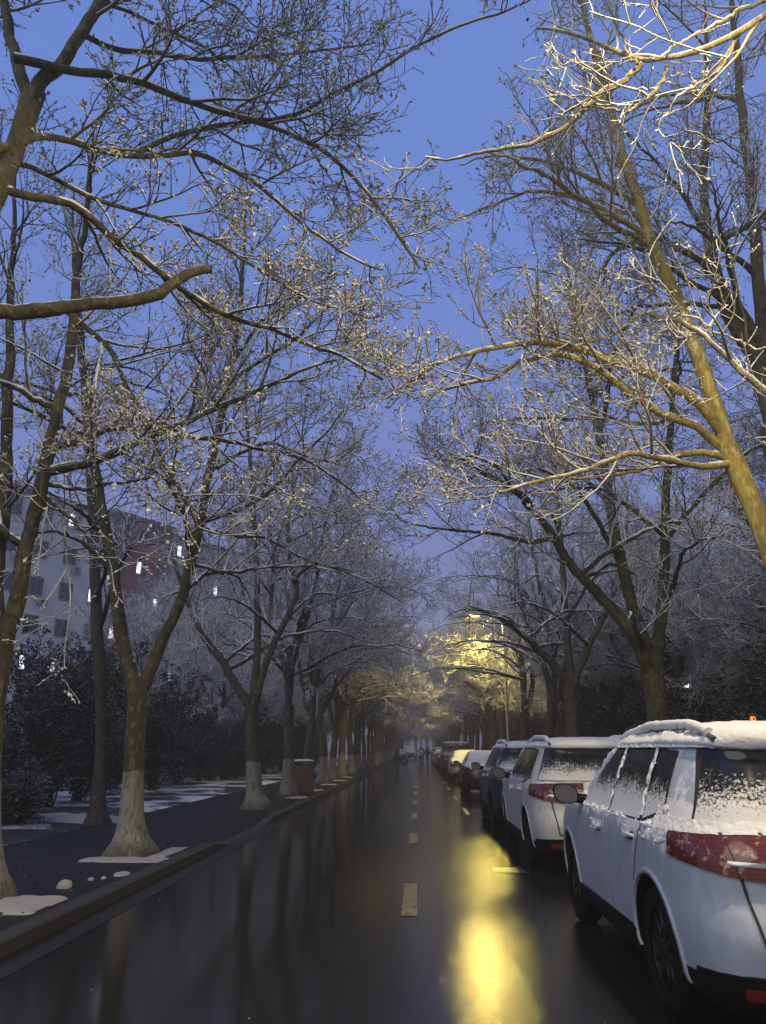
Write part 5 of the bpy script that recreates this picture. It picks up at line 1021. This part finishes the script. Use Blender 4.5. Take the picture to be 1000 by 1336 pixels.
# ------------------------------------------------------------------ people far down the road
def person(label, x, y, coat, legs, rz, stride=.28, arm=.18, name='person'):
    t = thing(name, label, 'person', (x, y, 0), rz, group='people walking far down the road')
    J = {'pelvis': (0, 0, .95, .15), 'waist': (0, 0, 1.12, .15), 'chest': (0, .02, 1.34, .17), 'neck': (0, .03, 1.50, .065), 'head': (0, .05, 1.62, .10), 'crown': (0, .05, 1.71, .085),
         'sl': (-.17, .01, 1.42, .075), 'el': (-.24, -arm, 1.16, .055), 'wl': (-.22, -arm + .16, .95, .042), 'hl': (-.22, -arm + .2, .87, .035), 'sr': (.17, .01, 1.42, .075), 'er': (.24, arm * .7, 1.16, .055), 'wr': (.23, arm + .12, .96, .042), 'hr': (.23, arm + .15, .88, .035),
         'pl': (-.09, 0, .90, .105), 'kl': (-.09, stride * .55, .50, .075), 'al': (-.09, stride * .75, .09, .05), 'tl': (-.09, stride * .75 + .17, .04, .04), 'pr': (.09, 0, .90, .105), 'kr': (.09, -stride * .15, .50, .075), 'ar': (.09, -stride, .11, .05), 'tr': (.09, -stride + .16, .04, .04)}
    E = [('pelvis', 'waist'), ('waist', 'chest'), ('chest', 'neck'), ('neck', 'head'), ('head', 'crown'), ('chest', 'sl'), ('sl', 'el'), ('el', 'wl'), ('wl', 'hl'), ('chest', 'sr'), ('sr', 'er'), ('er', 'wr'), ('wr', 'hr'), ('pelvis', 'pl'), ('pl', 'kl'), ('kl', 'al'), ('al', 'tl'), ('pelvis', 'pr'), ('pr', 'kr'), ('kr', 'ar'), ('ar', 'tr')]
    ks = list(J); me = bpy.data.meshes.new('skeleton'); me.from_pydata([J[k][:3] for k in ks], [(ks.index(a), ks.index(b)) for a, b in E], [])
    o = link('skeleton', me); sk = o.modifiers.new('skin', 'SKIN'); ss = o.modifiers.new('sub', 'SUBSURF'); ss.levels = 2; ss.render_levels = 2
    sv = me.skin_vertices[0].data if me.skin_vertices else None
    if sv is None: me.attributes; 
    if sv is None:
        import bmesh
        bm = bmesh.new(); bm.from_mesh(me); lay = bm.verts.layers.skin.verify(); bm.to_mesh(me); bm.free(); sv = me.skin_vertices[0].data
    for i, k in enumerate(ks): sv[i].radius = (J[k][3], J[k][3] * (.75 if k in ('chest', 'waist', 'pelvis') else 1)); sv[i].use_root = (k == 'pelvis')
    dg = bpy.context.evaluated_depsgraph_get(); dg.update(); m2 = bpy.data.meshes.new_from_object(o.evaluated_get(dg)); bpy.data.objects.remove(o)
    m2.materials.clear()
    for m_ in (coat, legs, M['skin'], M['hair']): m2.materials.append(m_)
    for p in m2.polygons:
        c = p.center; p.use_smooth = True
        p.material_index = 1 if c.z < .88 and abs(c.x) < .2 else (3 if c.z > 1.66 or (c.z > 1.56 and c.y < .03) else (2 if c.z > 1.49 or (c.z < .93 and abs(c.x) > .19) else 0))
    m2.name = 'body'; link('body', m2, t); return t
M['skin'] = mat_plain('skin', (.35, .22, .16), .6); M['hair'] = mat_plain('dark_hair', (.012, .010, .009), .6)
C_DARK = mat_plain('coat_dark', (.015, .015, .018), .8); C_WHITE = mat_plain('coat_pale', (.5, .48, .46), .8); C_ORANGE = mat_plain('coat_orange', (.45, .14, .03), .8); C_JEANS = mat_plain('trousers_dark', (.02, .02, .026), .8)
person('person in dark clothes walking at the far left edge of the road', -2.25, 84, C_DARK, C_JEANS, 0)
person('person in a pale coat walking far down the middle of the road', .15, 80, C_WHITE, C_JEANS, math.pi)
person('person in dark clothes beside the parked cars far down the road', .95, 86, C_DARK, C_JEANS, 0, .2)
person('person in an orange jacket behind the one in the pale coat', .55, 100, C_ORANGE, C_JEANS, 0, .25)

# ------------------------------------------------------------------ sky, light, air, camera
w = bpy.data.worlds.new('World'); scene.world = w; w.use_nodes = True; nt = w.node_tree; nt.nodes.clear()
N_ = lambda ty: nt.nodes.new('ShaderNode' + ty)
out = N_('OutputWorld'); bg = N_('Background'); tc = N_('TexCoord'); sp = N_('SeparateXYZ'); nt.links.new(tc.outputs['Generated'], sp.inputs[0])
rp = N_('ValToRGB'); e = rp.color_ramp.elements
stops = [(0.0, (.05, .05, .06)), (.49, (.25, .245, .30)), (.55, (.29, .30, .48)), (.66, (.20, .26, .60)), (.80, (.15, .255, .66)), (1.0, (.12, .225, .62))]
while len(e) < len(stops): e.new(.5)
for el, (p, c) in zip(e, stops): el.position = p; el.color = (*c, 1)
mr = N_('MapRange'); nt.links.new(sp.outputs[2], mr.inputs[0]); mr.inputs[1].default_value = -1; mr.inputs[2].default_value = 1; nt.links.new(mr.outputs[0], rp.inputs[0])
sky = N_('TexSky'); sky.sky_type = 'NISHITA'; sky.sun_disc = False; sky.sun_elevation = R(1.0); sky.sun_rotation = R(215); sky.air_density = 1.2; sky.dust_density = .6; sky.ozone_density = 4
mul = N_('Mix'); mul.data_type = 'RGBA'; mul.blend_type = 'ADD'; mul.inputs[0].default_value = 1.0
sc = N_('VectorMath'); sc.operation = 'SCALE'; nt.links.new(sky.outputs[0], sc.inputs[0]); sc.inputs['Scale'].default_value = .02
nt.links.new(rp.outputs[0], mul.inputs[6]); nt.links.new(sc.outputs[0], mul.inputs[7]); bk = N_('MapRange'); bk.interpolation_type = 'SMOOTHSTEP'; nt.links.new(sp.outputs[1], bk.inputs[0]); bk.inputs[1].default_value = .05; bk.inputs[2].default_value = -.7
glow = N_('Mix'); glow.data_type = 'RGBA'; nt.links.new(bk.outputs[0], glow.inputs[0]); nt.links.new(mul.outputs[2], glow.inputs[6]); glow.inputs[7].default_value = (.36, .35, .36, 1)   # afterglow behind the camera
nt.links.new(glow.outputs[2], bg.inputs[0]); bg.inputs[1].default_value = 1.0
nt.links.new(bg.outputs[0], out.inputs['Surface'])
S_ = bpy.data.lights.new('dusk_skylight', 'SUN'); S_.energy = 1.0; S_.angle = R(50); S_.color = (1.0, .965, .90)
so = bpy.data.objects.new('dusk_skylight', S_); COL.objects.link(so); so.rotation_euler = Vector((-.5, -.72, .62)).to_track_quat('Z', 'Y').to_euler(); so.location = (-20, -20, 30)

hz = Geo().box((-130, -70, -1.2), (130, 440, 26)); ho = hz.obj('haze', [], smooth=False); ho['kind'] = 'stuff'
hm = bpy.data.materials.new('haze_air'); hm.use_nodes = True; t_ = hm.node_tree; t_.nodes.clear(); o_ = t_.nodes.new('ShaderNodeOutputMaterial'); pv = t_.nodes.new('ShaderNodeVolumePrincipled')
pv.inputs['Color'].default_value = (.86, .84, .83, 1); pv.inputs['Density'].default_value = .0035; pv.inputs['Anisotropy'].default_value = .25; t_.links.new(pv.outputs[0], o_.inputs['Volume']); ho.data.materials.append(hm)

cd = bpy.data.cameras.new('camera'); co = bpy.data.objects.new('camera', cd); COL.objects.link(co)
co.location = (0, 0, 1.55); co.rotation_euler = (R(90 + 17.334), 0, R(2.54)); cd.sensor_fit = 'VERTICAL'; cd.sensor_height = 36; cd.lens = 990 / 1336 * 36; cd.clip_end = 2000; cd.clip_start = .05
scene.camera = co
scene.render.resolution_x = 766; scene.render.resolution_y = 1024
vs = scene.view_settings; vs.view_transform = 'Standard'; vs.look = 'None'; vs.exposure = 0; vs.gamma = 1
scene.cycles.max_bounces = 6; scene.cycles.diffuse_bounces = 2; scene.cycles.glossy_bounces = 3; scene.cycles.volume_bounces = 0; scene.cycles.transparent_max_bounces = 4
scene.cycles.sample_clamp_indirect = 4; scene.cycles.use_denoising = True; scene.cycles.caustics_reflective = False; scene.cycles.caustics_refractive = False
scene.cycles.volume_step_rate = 4
